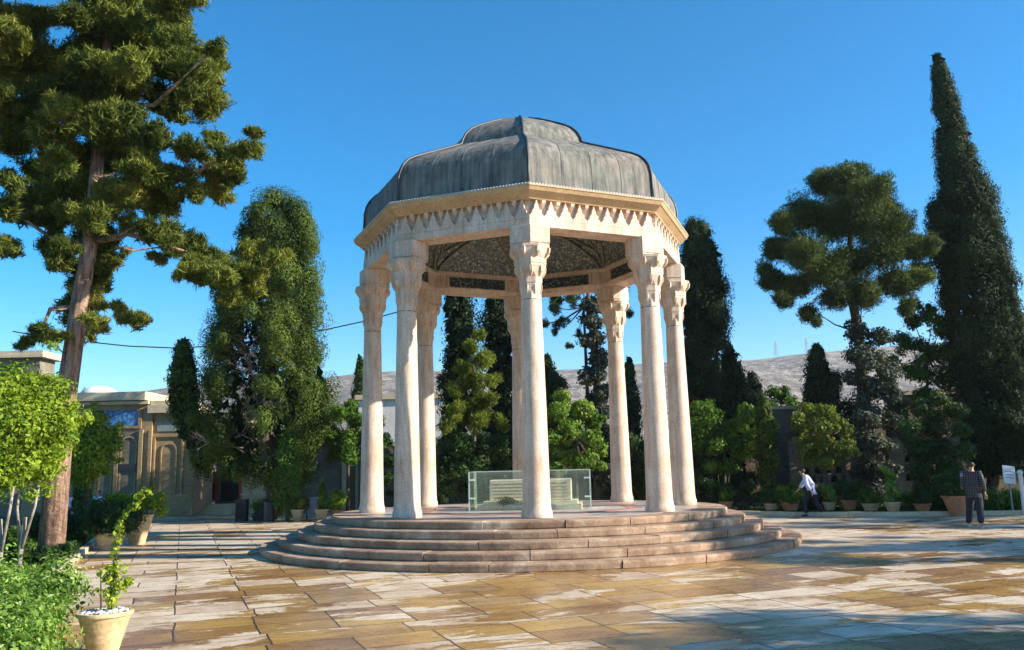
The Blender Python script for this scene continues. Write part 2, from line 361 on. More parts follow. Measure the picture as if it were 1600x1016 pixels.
def clump_leaves(C, Rad, per, L, asp=.55, mode='broad', tonebase=None, fill=.35, tonevar=.18):
    """C (k,3) clump centres, Rad (k,3) radii; leaves near each clump's surface, some inside."""
    C = np.asarray(C, float); Rad = np.asarray(Rad, float)
    if Rad.ndim == 1: Rad = np.repeat(Rad[:, None], 3, 1)
    k = len(C); per = (np.full(k, per) if np.isscalar(per) else np.asarray(per)).astype(int)
    idx = np.repeat(np.arange(k), per); n_ = len(idx)
    d = rdir(n_); rr = np.where(rng.random(n_) < fill, rng.random(n_)**.5*.9, .82+.28*rng.random(n_))
    ax1, ax2 = rdir(k)[idx], rdir(k)[idx]; ph = (rng.random(k)*6.28)[idx]
    kk_ = .4 if mode == 'scale' else 1.
    rr = rr*(1+kk_*.30*np.sin(5*(d*ax1).sum(1)+ph)+kk_*.16*np.sin(11*(d*ax2).sum(1)+2*ph))
    P = C[idx]+d*Rad[idx]*rr[:, None]
    if tonebase is None: tonebase = rng.random(k)*.55+.1
    tone = np.asarray(tonebase)[idx]+rng.normal(size=n_)*tonevar
    def tang(T, N):      # lay the leaf along the clump's surface so that a clump shades as one form
        N = unit(N); return T-(T*N).sum(1, keepdims=True)*N, N
    if mode == 'broad': T, N = tang(rdir(n_)+np.array([0, 0, -.3]), d+rdir(n_)*.6+np.array([0, 0, .15]))
    elif mode == 'scale': T, N = tang(rdir(n_)*.9+np.array([0, 0, .9]), d+rdir(n_)*.36)
    elif mode == 'spike': T = d*.45+rdir(n_)*.8+np.array([0, 0, .4]); N = np.cross(T, rdir(n_)); N = unit(N)+d*1.0
    Ls = L*(.5+.9*rng.random(n_)**1.3)
    return P, T, N, Ls, Ls*asp, tone
def cat(*sets): return [np.concatenate(x) for x in zip(*sets)]

def cypress(name, label, base, prof, mat, leaf=.13, nclump=260, per=70, csize=.34, axis=None, hollow=(), group=None, trunk=True, cat_='tree', mode='scale', seed_tone=.35, lump=.22, fill=.2, jit=.2):
    """prof: list (z, left, right) half widths in metres; axis x offset is in left/right."""
    t = thing(name, label, cat_, base, 0, group)
    prof = np.array(prof, float); z0, z1 = prof[0, 0], prof[-1, 0]
    zz = np.linspace(z0, z1, 400); lf = np.interp(zz, prof[:, 0], prof[:, 1]); rt = np.interp(zz, prof[:, 0], prof[:, 2])
    rad = (lf+rt)/2; ax = (rt-lf)/2; w = rad+.12; w /= w.sum()
    zi = rng.choice(400, nclump, p=w); th = rng.random(nclump)*2*np.pi
    lum = 1+lump*np.sin(th*2+zz[zi]*1.1+rng.random()*6)*np.sin(zz[zi]*1.7+th)
    cs = csize*(.6+.8*rng.random(nclump)); cs = np.minimum(cs, rad[zi]*.8+.06)
    rr = np.maximum(rad[zi]*lum*(1-jit*rng.random(nclump))-cs*.7, 0)
    C = np.stack([ax[zi]+np.cos(th)*rr, np.sin(th)*rr, zz[zi]], 1)
    keep = np.ones(nclump, bool)
    for hx, hz, hrx, hrz in hollow:
        keep &= ~((((C[:, 0]-hx)/hrx)**2+((C[:, 2]-hz)/hrz)**2 < 1) & (C[:, 1] < .3))
    C = C[keep]; cs = cs[keep]
    A = clump_leaves(C, np.stack([cs, cs, cs*1.25], 1), per, leaf, .45, mode, seed_tone+(rng.random(len(C))-.5)*.6, fill, .12)
    # dense inner foliage that closes the crown
    ni = int(nclump*5); zi = rng.choice(400, ni, p=w); th = rng.random(ni)*2*np.pi
    rr = rad[zi]*(.35+.4*rng.random(ni)); P = np.stack([ax[zi]+np.cos(th)*rr, np.sin(th)*rr, zz[zi]], 1)
    if hollow:
        kk = np.ones(ni, bool)
        for hx, hz, hrx, hrz in hollow: kk &= ~((((P[:, 0]-hx)/hrx)**2+((P[:, 2]-hz)/hrz)**2 < 1) & (P[:, 1] < -.1))
        P = P[kk]; ni = len(P)
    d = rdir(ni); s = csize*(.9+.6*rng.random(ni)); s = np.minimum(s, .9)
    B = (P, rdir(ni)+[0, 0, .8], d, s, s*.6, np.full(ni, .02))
    link('crown', leafmesh('crown', *cat(A, B)), mat, t)
    if trunk:
        tb = MB(); r0 = max(.08, rad.max()*.13)
        tb.tube([(0, 0, -.1), (ax[0]*.5, 0, z0*.6), (ax[60], 0, zz[60]), (ax[200], 0, zz[200]), (ax[330], 0, zz[330])], [r0*1.3, r0, r0*.9, r0*.5, r0*.2], 8)
        tb.build('trunk', M['barkd'], t, smooth=True)
    return t

def crowntree(name, label, base, clumps, mat, leaf, per, asp=.55, mode='broad', trunk=None, tmat='barkd', group=None, tones=None, fill=.35, cat_='tree', per_r=True, branches=True):
    """clumps in LOCAL coords (x,y,z,r[,rz])"""
    t = thing(name, label, cat_, base, 0, group)
    cl = np.array(clumps, float); C = cl[:, :3]; Rr = cl[:, 3]
    Rad = np.stack([Rr, Rr, Rr*(.8 if cl.shape[1] < 5 else cl[:, 4])], 1)
    pr = per*(Rr/Rr.mean())**2 if per_r else per
    link('crown', leafmesh('crown', *clump_leaves(C, Rad, pr, leaf, asp, mode, tones, fill)), mat, t)
    if trunk:
        tb = MB()
        for pts, rads in trunk: tb.tube(pts, rads, 10)
        if branches:
            path = [Vector(p_) for p_ in trunk[0][0]]
            for c in C[rng.permutation(len(C))[:min(len(C), 26)]]:
                c = Vector(c); q = min(path, key=lambda a: (a-c).length+abs(a.z-(c.z-.5*(c-a).length))*.7)
                mid = (q+c)/2+Vector((0, 0, -.08*(c-q).length)); br = max(.012, .03*(c-q).length**.6)
                if .1 < (c-q).length < 2.1: tb.tube([q, mid, c], [br, br*.6, br*.2], 5)
        tb.build('trunk', M[tmat], t, smooth=True)
    return t
def ball(cx, cz, rx, rz, n_, r, cy=0, ry=None, shell=.75):
    """n_ clumps spread through an ellipsoid crown"""
    ry = ry or rx; out = []
    for k in range(n_):
        d = rdir(1)[0]; q = shell+(1-shell)*rng.random() if rng.random() < .75 else rng.random()*.7
        out.append((cx+d[0]*rx*q, cy+d[1]*ry*q, cz+d[2]*rz*q, r*(.65+.7*rng.random())))
    return out

# ================================================================== GROUND
gm = MB(); gm.add([(-3000, -200, 0), (3000, -200, 0), (3000, 3200, 0), (-3000, 3200, 0)], [(0, 1, 2, 3)])
tag(gm.build('ground', M['soil']), kind='structure')
KL = [(-3.6, 4), (-5.0, 8.6), (-6.9, 12.2), (-8.97, 17.57), (-10.6, 21.8), (-13.2, 28.5), (-17.5, 36.5)]
KR = [(7.2, 30.6), (9.2, 28.9), (12.2, 27.6), (20, 26.2), (32, 24)]
pz = MB(); poly = [(-3.6, -6)]+KL+[(-17.5, 38.6), (-4.5, 38.6), (-4.5, 34.5), (7.2, 33)]+KR+[(32, -6)]
pz.add([(x, y, .004) for x, y in poly], [tuple(range(len(poly)))[::-1]])
tag(pz.build('plaza_paving', M['paving']), kind='structure')
def kerb(pts, label, w=.16, h=.12, side=1, z0=-.02):
    k = MB()
    for i in range(len(pts)-1):
        a, b = Vector((*pts[i], 0)), Vector((*pts[i+1], 0)); d = (b-a).normalized(); nn = Vector((-d.y, d.x, 0))*w*side
        L = (b-a).length; m_ = max(1, int(L/1.1))
        for j in range(m_):
            p0 = a+d*(L*j/m_+.006); p1 = a+d*(L*(j+1)/m_-.006); hh = h+rng.normal()*.004
            k.add([tuple(p0)[:2]+(z0,), tuple(p1)[:2]+(z0,), tuple(p1+nn)[:2]+(z0,), tuple(p0+nn)[:2]+(z0,), tuple(p0)[:2]+(hh,), tuple(p1)[:2]+(hh,), tuple(p1+nn)[:2]+(hh,), tuple(p0+nn)[:2]+(hh,)],
                  [(0, 1, 2, 3), (4, 5, 6, 7), (0, 1, 5, 4), (1, 2, 6, 5), (2, 3, 7, 6), (3, 0, 4, 7)])
    o = k.build('garden_kerb', M['cap'])
    return tag(o, label, 'kerb', kind=None)
kerb(KL, 'pale stone kerb along the left planting bed beside the foreground hedge')
kerb(KR, 'pale stone kerb in front of the hedges and pots on the right', .22, .13)

# hills far behind
def hills():
    nx, ny = 300, 70; xs = np.linspace(-1500, 2300, nx); ys = np.linspace(700, 2300, ny)
    X, Y = np.meshgrid(xs, ys)
    px = 800+F*X/1400*.98
    ridge = np.interp(xs, [-1500, -700, -300, -210, -100, 0, 145, 220, 380, 450, 526, 620, 900, 2300], [110, 130, 148, 156, 160, 152, 158, 164, 158, 168, 174, 180, 190, 150])
    rd = np.zeros_like(X)
    for k in range(1, 8):
        a = rng.random()*6; rd += np.sin(X*.0042*1.75**k+a+Y*.0021*1.6**k*np.cos(a))*np.sin(Y*.0035*1.6**k+a*2)*26/1.7**k
    t = np.clip((Y-750)/650, 0, 1); base = ridge[None, :]*(t*t*(3-2*t))
    Z = np.where(Y <= 1400, base+rd*np.clip(t*1.5, 0, 1)*np.clip((1450-Y)/450, .10, 1), ridge[None, :]-(Y-1400)*.12+rd*.2)-4*(1-t)
    me = bpy.data.meshes.new('hills'); V = np.stack([X, Y, Z], 2).reshape(-1, 3)
    f = [(j*nx+i, j*nx+i+1, (j+1)*nx+i+1, (j+1)*nx+i) for j in range(ny-1) for i in range(nx-1)]
    me.from_pydata(V.tolist(), [], f); me.update()
    return tag(link('hills', me, M['hill'], smooth=True), kind='structure')
hills()

# ================================================================== STEPPED PLATFORM
RISE = .156
plat = thing('stepped_platform', 'round five-step stone platform under the domed pavilion', 'platform', (CX, CY, 0))
radii = [6.4, 6.0, 5.6, 5.2, 4.8]
for k, r_ in enumerate(radii):
    sb = MB(); z0, z1 = RISE*k, RISE*(k+1); nb = 22-k; off = rng.random()*.4
    edges = np.sort(off+2*np.pi*(np.arange(nb)+rng.normal(size=nb)*.12)/nb)
    for i in range(nb):
        a0, a1 = edges[i]+.0014, (edges[(i+1) % nb]+(2*np.pi if i == nb-1 else 0))-.0014
        m_ = 7; ri = r_-.75; jr = rng.normal()*.008; jz = rng.normal()*.004
        P = []
        prof = [(ri, z0+.0), (r_+jr-.03, z0), (r_+jr-.012, z0+.02), (r_+jr, z1-.045+jz), (r_+jr-.006, z1-.018+jz), (r_+jr-.03, z1-.002+jz), (ri, z1-.002)]
        rings = []
        for j in range(m_+1):
            a = a0+(a1-a0)*j/m_; w = rng.normal()*.004
            rings.append([((q+w)*math.cos(a), (q+w)*math.sin(a), z) for q, z in prof])
        sb.loft(rings)
    sb.build('step', M['step'], plat)
fb = MB(); fb.lathe([(4.12, RISE*5-.03), (4.12, RISE*5+.004)], 64, caps=True); fb.build('floor_paving', M['plat'], plat)
fb = MB(); fb.lathe([(2.95, RISE*5), (2.95, RISE*5+.012), (2.55, RISE*5+.012), (2.55, RISE*5)], 8, caps=False, rot=R(22.5)); fb.build('red_floor_border', M['redstone'], plat)
ZP = RISE*5+.004

# ================================================================== PAVILION
pav = thing('domed_pavilion', 'open octagonal stone pavilion with eight columns and a weathered lead dome', 'pavilion', (CX, CY, 0), YAW)
V8 = [(math.sin(R(45*k)), -math.cos(R(45*k))) for k in range(8)]
def octo(r_): return [(r_*a, r_*b) for a, b in V8]
RC = 3.88
def octring(r_, z, rot=0, n_=8): return [(r_*math.cos(rot+2*math.pi*i/n_), r_*math.sin(rot+2*math.pi*i/n_), z) for i in range(n_)]
def make_column():
    c = bpy.data.objects.new('column', None); COL.objects.link(c); c.parent = pav
    sh = MB(); n_ = 28
    sh.lathe([(.315, 0), (.322, .015), (.318, .12), (.300, .16), (.288, .3), (.270, 1.6), (.245, 3.0), (.222, 4.2), (.217, 4.50)], n_)
    link_o = sh.build('shaft', M['stone'], c, smooth=True)
    m_ = link_o.modifiers.new('e', 'EDGE_SPLIT'); m_.split_angle = R(50)
    jn = MB(); jn.lathe([(.215, 4.487), (.2, 4.5), (.215, 4.513)], n_); jn.build('shaft_joint', M['seam'], c)
    cp = MB()
    # muqarnas capital: alternating octagons, each tier steps out over the one below
    tiers = [(.218, .250, 4.505, 4.86), (.262, .335, 4.86, 5.27), (.345, .445, 5.27, 5.665)]
    for k, (r0, r1, z0, z1) in enumerate(tiers):
        h = z1-z0; ra = R(22.5) if k % 2 else 0; n8 = 8
        A = octring(r0, z0, ra); B = octring(r0*1.01, z0+h*.30, ra); C_ = octring(r1*.97, z0+h*.80, ra+R(22.5)); D = octring(r1, z0+h*.86, ra+R(22.5)); E_ = octring(r1, z1, ra+R(22.5))
        f = []
        for i in range(8):
            j = (i+1) % 8; f += [(i, j, 8+j, 8+i), (8+i, 8+j, 16+i), (8+j, 16+j, 16+i), (16+i, 16+j, 24+j, 24+i), (24+i, 24+j, 32+j, 32+i)]
        f += [tuple(range(8))[::-1], tuple(range(32, 40))]
        cp.add(A+B+C_+D+E_, f)
        for i in range(8):        # slim pendants under the points of each tier
            a = ra+R(22.5)+2*math.pi*i/8; ca, sa = math.cos(a), math.sin(a); w = r1*.13
            def q(rad, tan, z): return (ca*rad-sa*tan, sa*rad+ca*tan, z)
            zt_ = z0+h*.84
            cp.add([q(r1*.8, -w, zt_), q(r1*1.03, -w*.7, zt_), q(r1*1.03, w*.7, zt_), q(r1*.8, w, zt_),
                    q(r1*.8, -w, zt_-h*.32), q(r1*1.0, -w*.6, zt_-h*.26), q(r1*1.0, w*.6, zt_-h*.26), q(r1*.8, w, zt_-h*.32), q(r0*1.0, 0, zt_-h*.56)],
                   [(0, 1, 2, 3), (0, 4, 5, 1), (1, 5, 6, 2), (2, 6, 7, 3), (4, 8, 5), (5, 8, 6), (6, 8, 7)])
    cp.build('capital', M['stone'], c)
    ab = MB()   # abacus block: outer corner follows the octagon's 135 degree corner; local -Y is outward
    s, co_ = math.sin(R(22.5)), math.cos(R(22.5)); ou = -.345; L = .46
    pl = [(0, ou), (L*co_, ou+L*s), (L*co_*.98, ou+L*s+.38), (.30, .40), (-.30, .40), (-L*co_*.98, ou+L*s+.38), (-L*co_, ou+L*s)]
    ab.prism([(x*.97, y*.95) for x, y in pl], 5.66, 5.71); ab.prism(pl, 5.71, 6.087)
    bevel(ab.build('abacus', M['stone'], c), .012)
    return c
col0 = make_column()
for k in range(8):
    c = col0 if k == 0 else copy_tree(col0, pav)
    c.location = (RC*V8[k][0], RC*V8[k][1], ZP); c.rotation_euler = (0, 0, R(45*k))
ZB = 6.87
def ringpart(name, prof, mat, sides=8, **kw):
    b = MB(); b.loft([[(r_*a, r_*bb, z) for a, bb in V8] for r_, z in prof], caps=False); o = b.build(name, mat, pav)
    return o
beam = ringpart('beam', [(4.125, ZB), (4.125, 7.03), (4.02, 7.035), (4.02, 7.60), (3.52, 7.60), (3.52, ZB), (4.125, ZB)], M['stone'])
# muqarnas frieze, one mesh per side: spikes standing proud over the recessed band
for k in range(8):
    a0, a1 = Vector((*V8[k], 0)), Vector((*V8[(k+1) % 8], 0)); n_ = 9
    d = (a1-a0).normalized(); nn = ((a0+a1)/2).normalized(); L = (a1-a0).length*4.125
    O = a0*4.125; fz = MB(); w = L/n_; th = .105
    def P(u, z, o): q = O+d*u+nn*o; return (q.x, q.y, z)
    for i in range(n_):
        u0, u1, um = w*i+.004, w*(i+1)-.004, w*(i+.5)
        out = [(u0, 7.035), (u1, 7.035), (u1, 7.10), (um+w*.30, 7.17), (um+w*.30, 7.21), (um+w*.15, 7.28), (um+w*.15, 7.33), (um+w*.05, 7.40), (um+w*.03, 7.47), (um-w*.03, 7.47), (um-w*.05, 7.40), (um-w*.15, 7.33), (um-w*.15, 7.28), (um-w*.30, 7.21), (um-w*.30, 7.17), (u0, 7.10)]
        A = [P(u, z, .0) for u, z in out]; B = [P(u, z, -th) for u, z in out]; m_ = len(out)
        fz.add(A+B, [tuple(range(m_))]+[(j, (j+1) % m_, m_+(j+1) % m_, m_+j) for j in range(m_)])
        # pendant cell between the spikes under the cornice
        for uu in ([w*i] if i else []):
            e = w*.17
            fz.add([P(uu-e, 7.47, -th), P(uu-e*.8, 7.47, .02), P(uu+e*.8, 7.47, .02), P(uu+e, 7.47, -th), P(uu-e, 7.36, -th), P(uu-e*.7, 7.39, .0), P(uu+e*.7, 7.39, .0), P(uu+e, 7.36, -th), P(uu, 7.27, -th+.012)],
                   [(0, 1, 5, 4), (1, 2, 6, 5), (2, 3, 7, 6), (4, 5, 8), (5, 6, 8), (6, 7, 8)])
    fz.build('muqarnas_frieze', M['stone'], pav)
ringpart('cornice', [(4.02, 7.465), (4.15, 7.46), (4.165, 7.485), (4.31, 7.60), (4.33, 7.605), (4.375, 7.685), (4.39, 7.69), (4.39, 7.715), (4.35, 7.735), (3.9, 7.79), (3.9, 7.475), (4.02, 7.465)], M['ochre'])  # stone cornice; its ochre stands for the orange reflected light on the underside
dr = MB()
for k in range(8):
    a0, a1 = Vector((*V8[k], 0))*4.365, Vector((*V8[(k+1) % 8], 0))*4.365; n_ = 46
    nn = ((a0+a1)/2).normalized()
    for i in range(n_):
        q = a0.lerp(a1, (i+.5)/n_); q0 = q-nn*.26
        dr.tube([(q0.x, q0.y, 7.79), (q.x, q.y, 7.728)], .034, 6)
dr.build('drip_edge', M['drip'], pav)
RP = [(4.11, 7.76), (4.10, 8.10), (4.085, 8.40), (4.04, 8.60), (3.95, 8.75), (3.80, 8.90), (3.58, 9.03), (3.30, 9.16), (2.9, 9.35), (2.45, 9.56), (2.12, 9.72), (2.10, 9.73), (2.06, 9.86), (1.95, 10.04), (1.76, 10.22), (1.50, 10.38), (1.22, 10.52), (1.0, 10.63), (.68, 10.78), (.35, 10.90), (.02, 11.0)]
def on_oct(az, r_):   # az measured like V8; returns x, y on octagon outline of vertex radius r_
    k = math.floor(az/R(45)); f = az-(k+.5)*R(45); q = r_*math.cos(R(22.5))/math.cos(f)
    return q*math.sin(az), -q*math.cos(az)
rf = MB(); rings = []
azs = [R(45)*i/8 for i in range(64)]
for r_, z in RP:
    rings.append([(*on_oct(a+1e-9, r_), z+(.0 if i % 8 == 0 else rng.normal()*.005)) for i, a in enumerate(azs)])
rf.loft(rings, caps=False); rfo = rf.build('roof', M['roof'], pav, smooth=True)
mm = rfo.modifiers.new('e', 'EDGE_SPLIT'); mm.split_angle = R(28)
for k in range(8):
    rb = MB(); a = V8[k]; rb.tube([((r_+.012)*a[0], (r_+.012)*a[1], z+.012) for r_, z in RP[:-1]], .032, 6); rb.build('roof_hip', M['seam'], pav, smooth=True)
sm = MB()
for k in range(8):
    for j in (1, 2, 3):
        az = R(45*k)+R(45)*j/4
        sm.tube([(*on_oct(az, r_+.004), z) for r_, z in RP[:12]], .005, 5)
sm.build('roof_seams', M['roof'], pav)
# interior: stone ring with mosaic panels, ribbed mosaic ceiling
ringpart('inner_ring', [(3.53, 7.60), (3.53, 7.44), (3.40, 7.44), (3.40, 7.36), (3.46, 7.34), (3.46, 6.96), (3.50, ZB+.003), (3.56, ZB+.003)], M['stone'])
for k in range(8):
    a0, a1 = Vector((*V8[k], 0)), Vector((*V8[(k+1) % 8], 0)); A, B = (a0*3.45), (a1*3.45); d = (B-A); nn = ((a0+a1)/2).normalized()
    q0, q1 = A+d*.17-nn*.012, A+d*.83-nn*.012; b = MB()
    b.add([(q0.x, q0.y, 7.0), (q1.x, q1.y, 7.0), (q1.x, q1.y, 7.30), (q0.x, q0.y, 7.30), (q0.x+nn.x*.03, q0.y+nn.y*.03, 7.0), (q1.x+nn.x*.03, q1.y+nn.y*.03, 7.0), (q1.x+nn.x*.03, q1.y+nn.y*.03, 7.30), (q0.x+nn.x*.03, q0.y+nn.y*.03, 7.30)],
          [(0, 1, 2, 3), (4, 5, 6, 7), (0, 1, 5, 4), (2, 3, 7, 6), (0, 3, 7, 4), (1, 2, 6, 5)])
    b.build('mosaic_panel', M['band'], pav)
    b = MB()
    for t0 in (.0, .13):
        pass
    for t0, t1, zz0, zz1 in ((.14, .86, 6.965, 6.998), (.14, .86, 7.302, 7.335), (.14, .167, 6.998, 7.302), (.833, .86, 6.998, 7.302)):
        e0, e1 = A+d*t0, A+d*t1
        b.add([(p_.x-nn.x*o, p_.y-nn.y*o, z) for o in (-.02, .03) for p_, z in ((e0, zz0), (e1, zz0), (e1, zz1), (e0, zz1))], [(0, 1, 2, 3), (4, 5, 6, 7), (0, 1, 5, 4), (1, 2, 6, 5), (2, 3, 7, 6), (3, 0, 4, 7)])
    b.build('panel_frame', M['stone'], pav)
CP = [(3.44, 7.40), (3.38, 7.62), (3.2, 7.9), (2.85, 8.2), (2.3, 8.48), (1.6, 8.7), (.8, 8.83), (.02, 8.87)]
cl = MB(); cl.loft([[(*on_oct(a+1e-9, r_), z) for a in azs] for r_, z in CP], caps=False); cl.build('ceiling', M['ceil'], pav, smooth=True)
def cpt(az, t):
    x = t*(len(CP)-1); i = min(int(x), len(CP)-2); f = x-i; r_ = CP[i][0]*(1-f)+CP[i+1][0]*f; z = CP[i][1]*(1-f)+CP[i+1][1]*f
    return (*on_oct(az, r_-.03), z-.02)
rb = MB()
for k in range(8):
    rb.tube([cpt(R(45*k)+.001, t) for t in np.linspace(.02, .9, 14)], .022, 5)
    for sgn in (0, 1):
        pts = []
        for q in np.linspace(0, 1, 16):      # pointed arch on each side, meeting at the crown
            az = R(45*k)+R(22.5)*(q**1.25)*.94+R(1.2); tt = .03+.50*math.sin(q*math.pi/2)**.8
            if sgn: az = R(45*(k+1))-R(22.5)*(q**1.25)*.94-R(1.2)
            pts.append(cpt(az, tt))
        rb.tube(pts, .034, 6)
        pts = [cpt(R(45*k)+R(22.5)*q if not sgn else R(45*(k+1))-R(22.5)*q, .30+.42*q) for q in np.linspace(.02, .98, 8)]
        rb.tube(pts, .026, 5)
rb.build('ceiling_ribs', M['rib'], pav, smooth=True)

# ================================================================== GLASS CASE + TOMB
GX, GY = CX+.07, CY-.15; GRZ = R(-5)
gc = thing('glass_enclosure', 'low greenish glass case around the marble tombstone', 'glass case', (GX, GY, ZP), GRZ)
gw, gd, gh = 1.46, .62, .92
for name, bx in (('glass_pane', (-gw, gw, -gd, -gd+.014, .03, gh)), ('glass_pane', (-gw, gw, gd-.014, gd, .03, gh)), ('glass_pane', (-gw, -gw+.014, -gd+.016, gd-.016, .03, gh)), ('glass_pane', (gw-.014, gw, -gd+.016, gd-.016, .03, gh))):
    b = MB(); b.box(*bx); b.build(name, M['glass'], gc)
b = MB()
for x in (-gw, gw):
    for y in (-gd, gd): b.box(x-.016, x+.016, y-.016, y+.016, 0.0, gh+.004)
for y in (-gd, gd): b.box(-gw, gw, y-.012, y+.012, gh, gh+.014)
for x in (-gw, gw): b.box(x-.012, x+.012, -gd, gd, gh+.0005, gh+.0135)
b.build('edge_strip', M['glassedge'], gc)
for x, sg in ((-gw, 1), (gw, -1)):
    for z in (.28, .72): b = MB(); b.box(min(x, x+sg*.14), max(x, x+sg*.14), -gd-.03, -gd+.03, z, z+.035); b.build('clip', M['white'], gc)
tb_ = thing('marble_tombstone', 'cream marble tombstone block lying inside the glass case', 'tombstone', (GX, GY, ZP), GRZ)
b = MB(); b.box(-1.25, 1.25, -.50, .50, .0, .13); b.box(-1.15, 1.15, -.42, .42, .131, .21); bevel(b.build('plinth', M['onyx'], tb_), .01)
b = MB(); b.box(-1.0, 1.0, -.31, .31, .212, .72); bevel(b.build('slab', M['onyx'], tb_), .02)
b = MB()
for z in (.30, .38, .46, .54, .62): b.box(-.92, .92, -.318, -.30, z, z+.012)
b.build('carved_lines', M['ochre'], tb_)
fl = thing('flower_bouquet', 'small yellow and white bouquet lying at the foot of the tombstone', 'flowers', (GX-.62, GY-.62+.16, ZP+.13), 0)
link('petals', leafmesh('petals', *clump_leaves([(0, 0, .10)], [[.24, .09, .10]], 420, .05, .6)), LM['ygreen'], fl)
b = MB()
for k in range(7): b.tube([(rng.normal()*.08, rng.normal()*.03, .08), (.05+.03*k-.2, -.03, .01)], .006, 5)
b.build('stems', LM['dgreen'], fl)
for ch in ():
    pass

# ================================================================== BUILDINGS
def wbox(mb, x0, x1, yt, yb, Y, d0=0., d1=.1):
    """box on a facade at depth Y from photo coordinates; d0/d1 = metres behind / proud of Y"""
    xm = (x0+x1)/2; a = at(x0, (yt+yb)/2, Y)[0]; b = at(x1, (yt+yb)/2, Y)[0]; z1 = at(xm, yt, Y)[2]; z0 = max(-.05, at(xm, yb, Y)[2])
    mb.box(a, b, Y-d1, Y+d0, z0, z1); return a, b, z0, z1
def arch_frame(mb, x0, x1, z0, z1, Y, t=.12, d=.06):
    w = (x1-x0)/2; xm = (x0+x1)/2; zs = z1-w*1.0
    def pts(off):
        o = [(x0-off, z0)]
        for q in np.linspace(0, 1, 8): o.append((xm-(w+off)*math.cos(q*math.pi/2)**.8, zs+(w*.95+off)*math.sin(q*math.pi/2)**1.15))
        return o+[(2*xm-x, z) for x, z in o[::-1][1:]]
    A, B = pts(0), pts(t); m_ = len(A)
    V = [(x, Y-d, z) for x, z in A]+[(x, Y-d, z) for x, z in B]+[(x, Y+.01, z) for x, z in A]+[(x, Y+.01, z) for x, z in B]
    f = []
    for i in range(m_-1): f += [(i, i+1, m_+i+1, m_+i), (2*m_+i, 2*m_+i+1, i+1, i), (m_+i, m_+i+1, 3*m_+i+1, 3*m_+i)]
    mb.add(V, f)
YB = 38.0
bl = thing('brick_building', 'low buff brick garden building with a blue tile inscription panel', 'building')
b = MB(); xa = at(40, 700, YB)[0]; xb = at(236, 700, YB)[0]; xc = at(302, 700, YB)[0]; zt = at(180, 628, YB)[2]; zt2 = at(270, 645, YB)[2]
b.box(xa, xb, YB, YB+2.2, 0, zt); b.box(xb-.01, xc, YB+.12, YB+2.6, 0, zt2); b.build('wall', M['brick'], bl)
b = MB(); wbox(b, 30, 232, 615, 628, YB, 2.3, .38); wbox(b, 30, 234, 629, 634, YB, 0, .2); b.build('cornice', M['cap'], bl)
b = MB(); wbox(b, 233, 306, 633, 645, YB, 2.7, .16); wbox(b, 236, 290, 626, 633, YB, 2.0, .02); b.build('right_parapet', M['cap'], bl)
b = MB(); wbox(b, 137, 217, 642, 666, YB, 0, .035); b.build('inscription_panel', M['bluetile'], bl)
b = MB()
for x0, x1, y0, y1 in ((131, 137, 638, 670), (217, 222, 638, 670), (137, 217, 638, 641.5), (137, 217, 666.5, 670)): wbox(b, x0, x1, y0, y1, YB, 0, .07)
for x0, x1 in ((118, 126), (147, 153), (179, 185), (216, 222), (231, 236)): wbox(b, x0, x1, 672, 796, YB, 0, .11)
b.build('pilasters', M['brick'], bl)
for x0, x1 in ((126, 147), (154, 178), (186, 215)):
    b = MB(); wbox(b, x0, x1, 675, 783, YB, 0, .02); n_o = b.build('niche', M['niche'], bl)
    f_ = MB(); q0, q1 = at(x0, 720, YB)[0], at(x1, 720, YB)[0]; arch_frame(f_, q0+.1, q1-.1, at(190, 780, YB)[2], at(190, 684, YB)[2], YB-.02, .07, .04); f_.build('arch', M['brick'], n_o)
b = MB(); wbox(b, 186, 213, 725, 737, YB, 0, .09); b.build('grille', M['bin'], bl)
b = MB(); wbox(b, 246, 284, 659, 674, YB+.12, 0, .04); b.build('tile_panel', M['greytile'], bl)
b = MB(); x0, x1 = at(242, 720, YB)[0], at(283, 720, YB)[0]
for q in ((239, 242, 683, 778), (283, 286, 683, 778), (239, 286, 680, 683)): wbox(b, *q, YB+.12, 0, .08)
arch_frame(b, x0+.25, x1-.3, at(260, 776, YB)[2], at(260, 694, YB)[2], YB+.12, .07, .05); b.build('blind_arch', M['brick'], bl)
b = MB(); wbox(b, 226, 303, 777, 808, YB+.12, 0, .3); wbox(b, 226, 303, 773, 777, YB+.12, 0, .36); b.build('plinth', M['brick'], bl)
# entrance with red doors
en = thing('shaded_entrance', 'dark recessed entrance with red wooden doors behind the big cypress', 'building')
b = MB(); YE = 41.0
x0, x1, x2 = at(302, 700, YE)[0], at(380, 700, YE)[0], at(560, 700, YE)[0]
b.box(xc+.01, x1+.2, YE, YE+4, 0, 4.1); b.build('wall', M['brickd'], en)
b = MB(); b.box(xc+.01, x1+.2, YB+.3, YE+4, 4.11, 4.5); b.build('roof', M['plaster'], en)
for px0, px1 in ((304, 322), (324, 340)):
    b = MB(); a_, b_, c_, d_ = wbox(b, px0, px1, 737, 783, YE, 0, .05); do = b.build('door', M['red'], en)
    b = MB(); wbox(b, px0+4, px1-4, 757, 779, YE, 0, .065); b.build('door_panel', M['dark'], do)
    b = MB(); wbox(b, px0+4, px1-4, 742, 752, YE, 0, .065); b.build('door_panel', M['bark'], do)
b = MB(); wbox(b, 346, 373, 735, 783, YE, 0, .05); b.build('doorway', M['dark'], en)
b = MB(); wbox(b, 374, 378, 728, 785, YE-.5, 0, .1); b.build('red_post', M['red'], en)
b = MB(); q0, q1 = at(300, 700, 40)[0], at(376, 700, 40)[0]
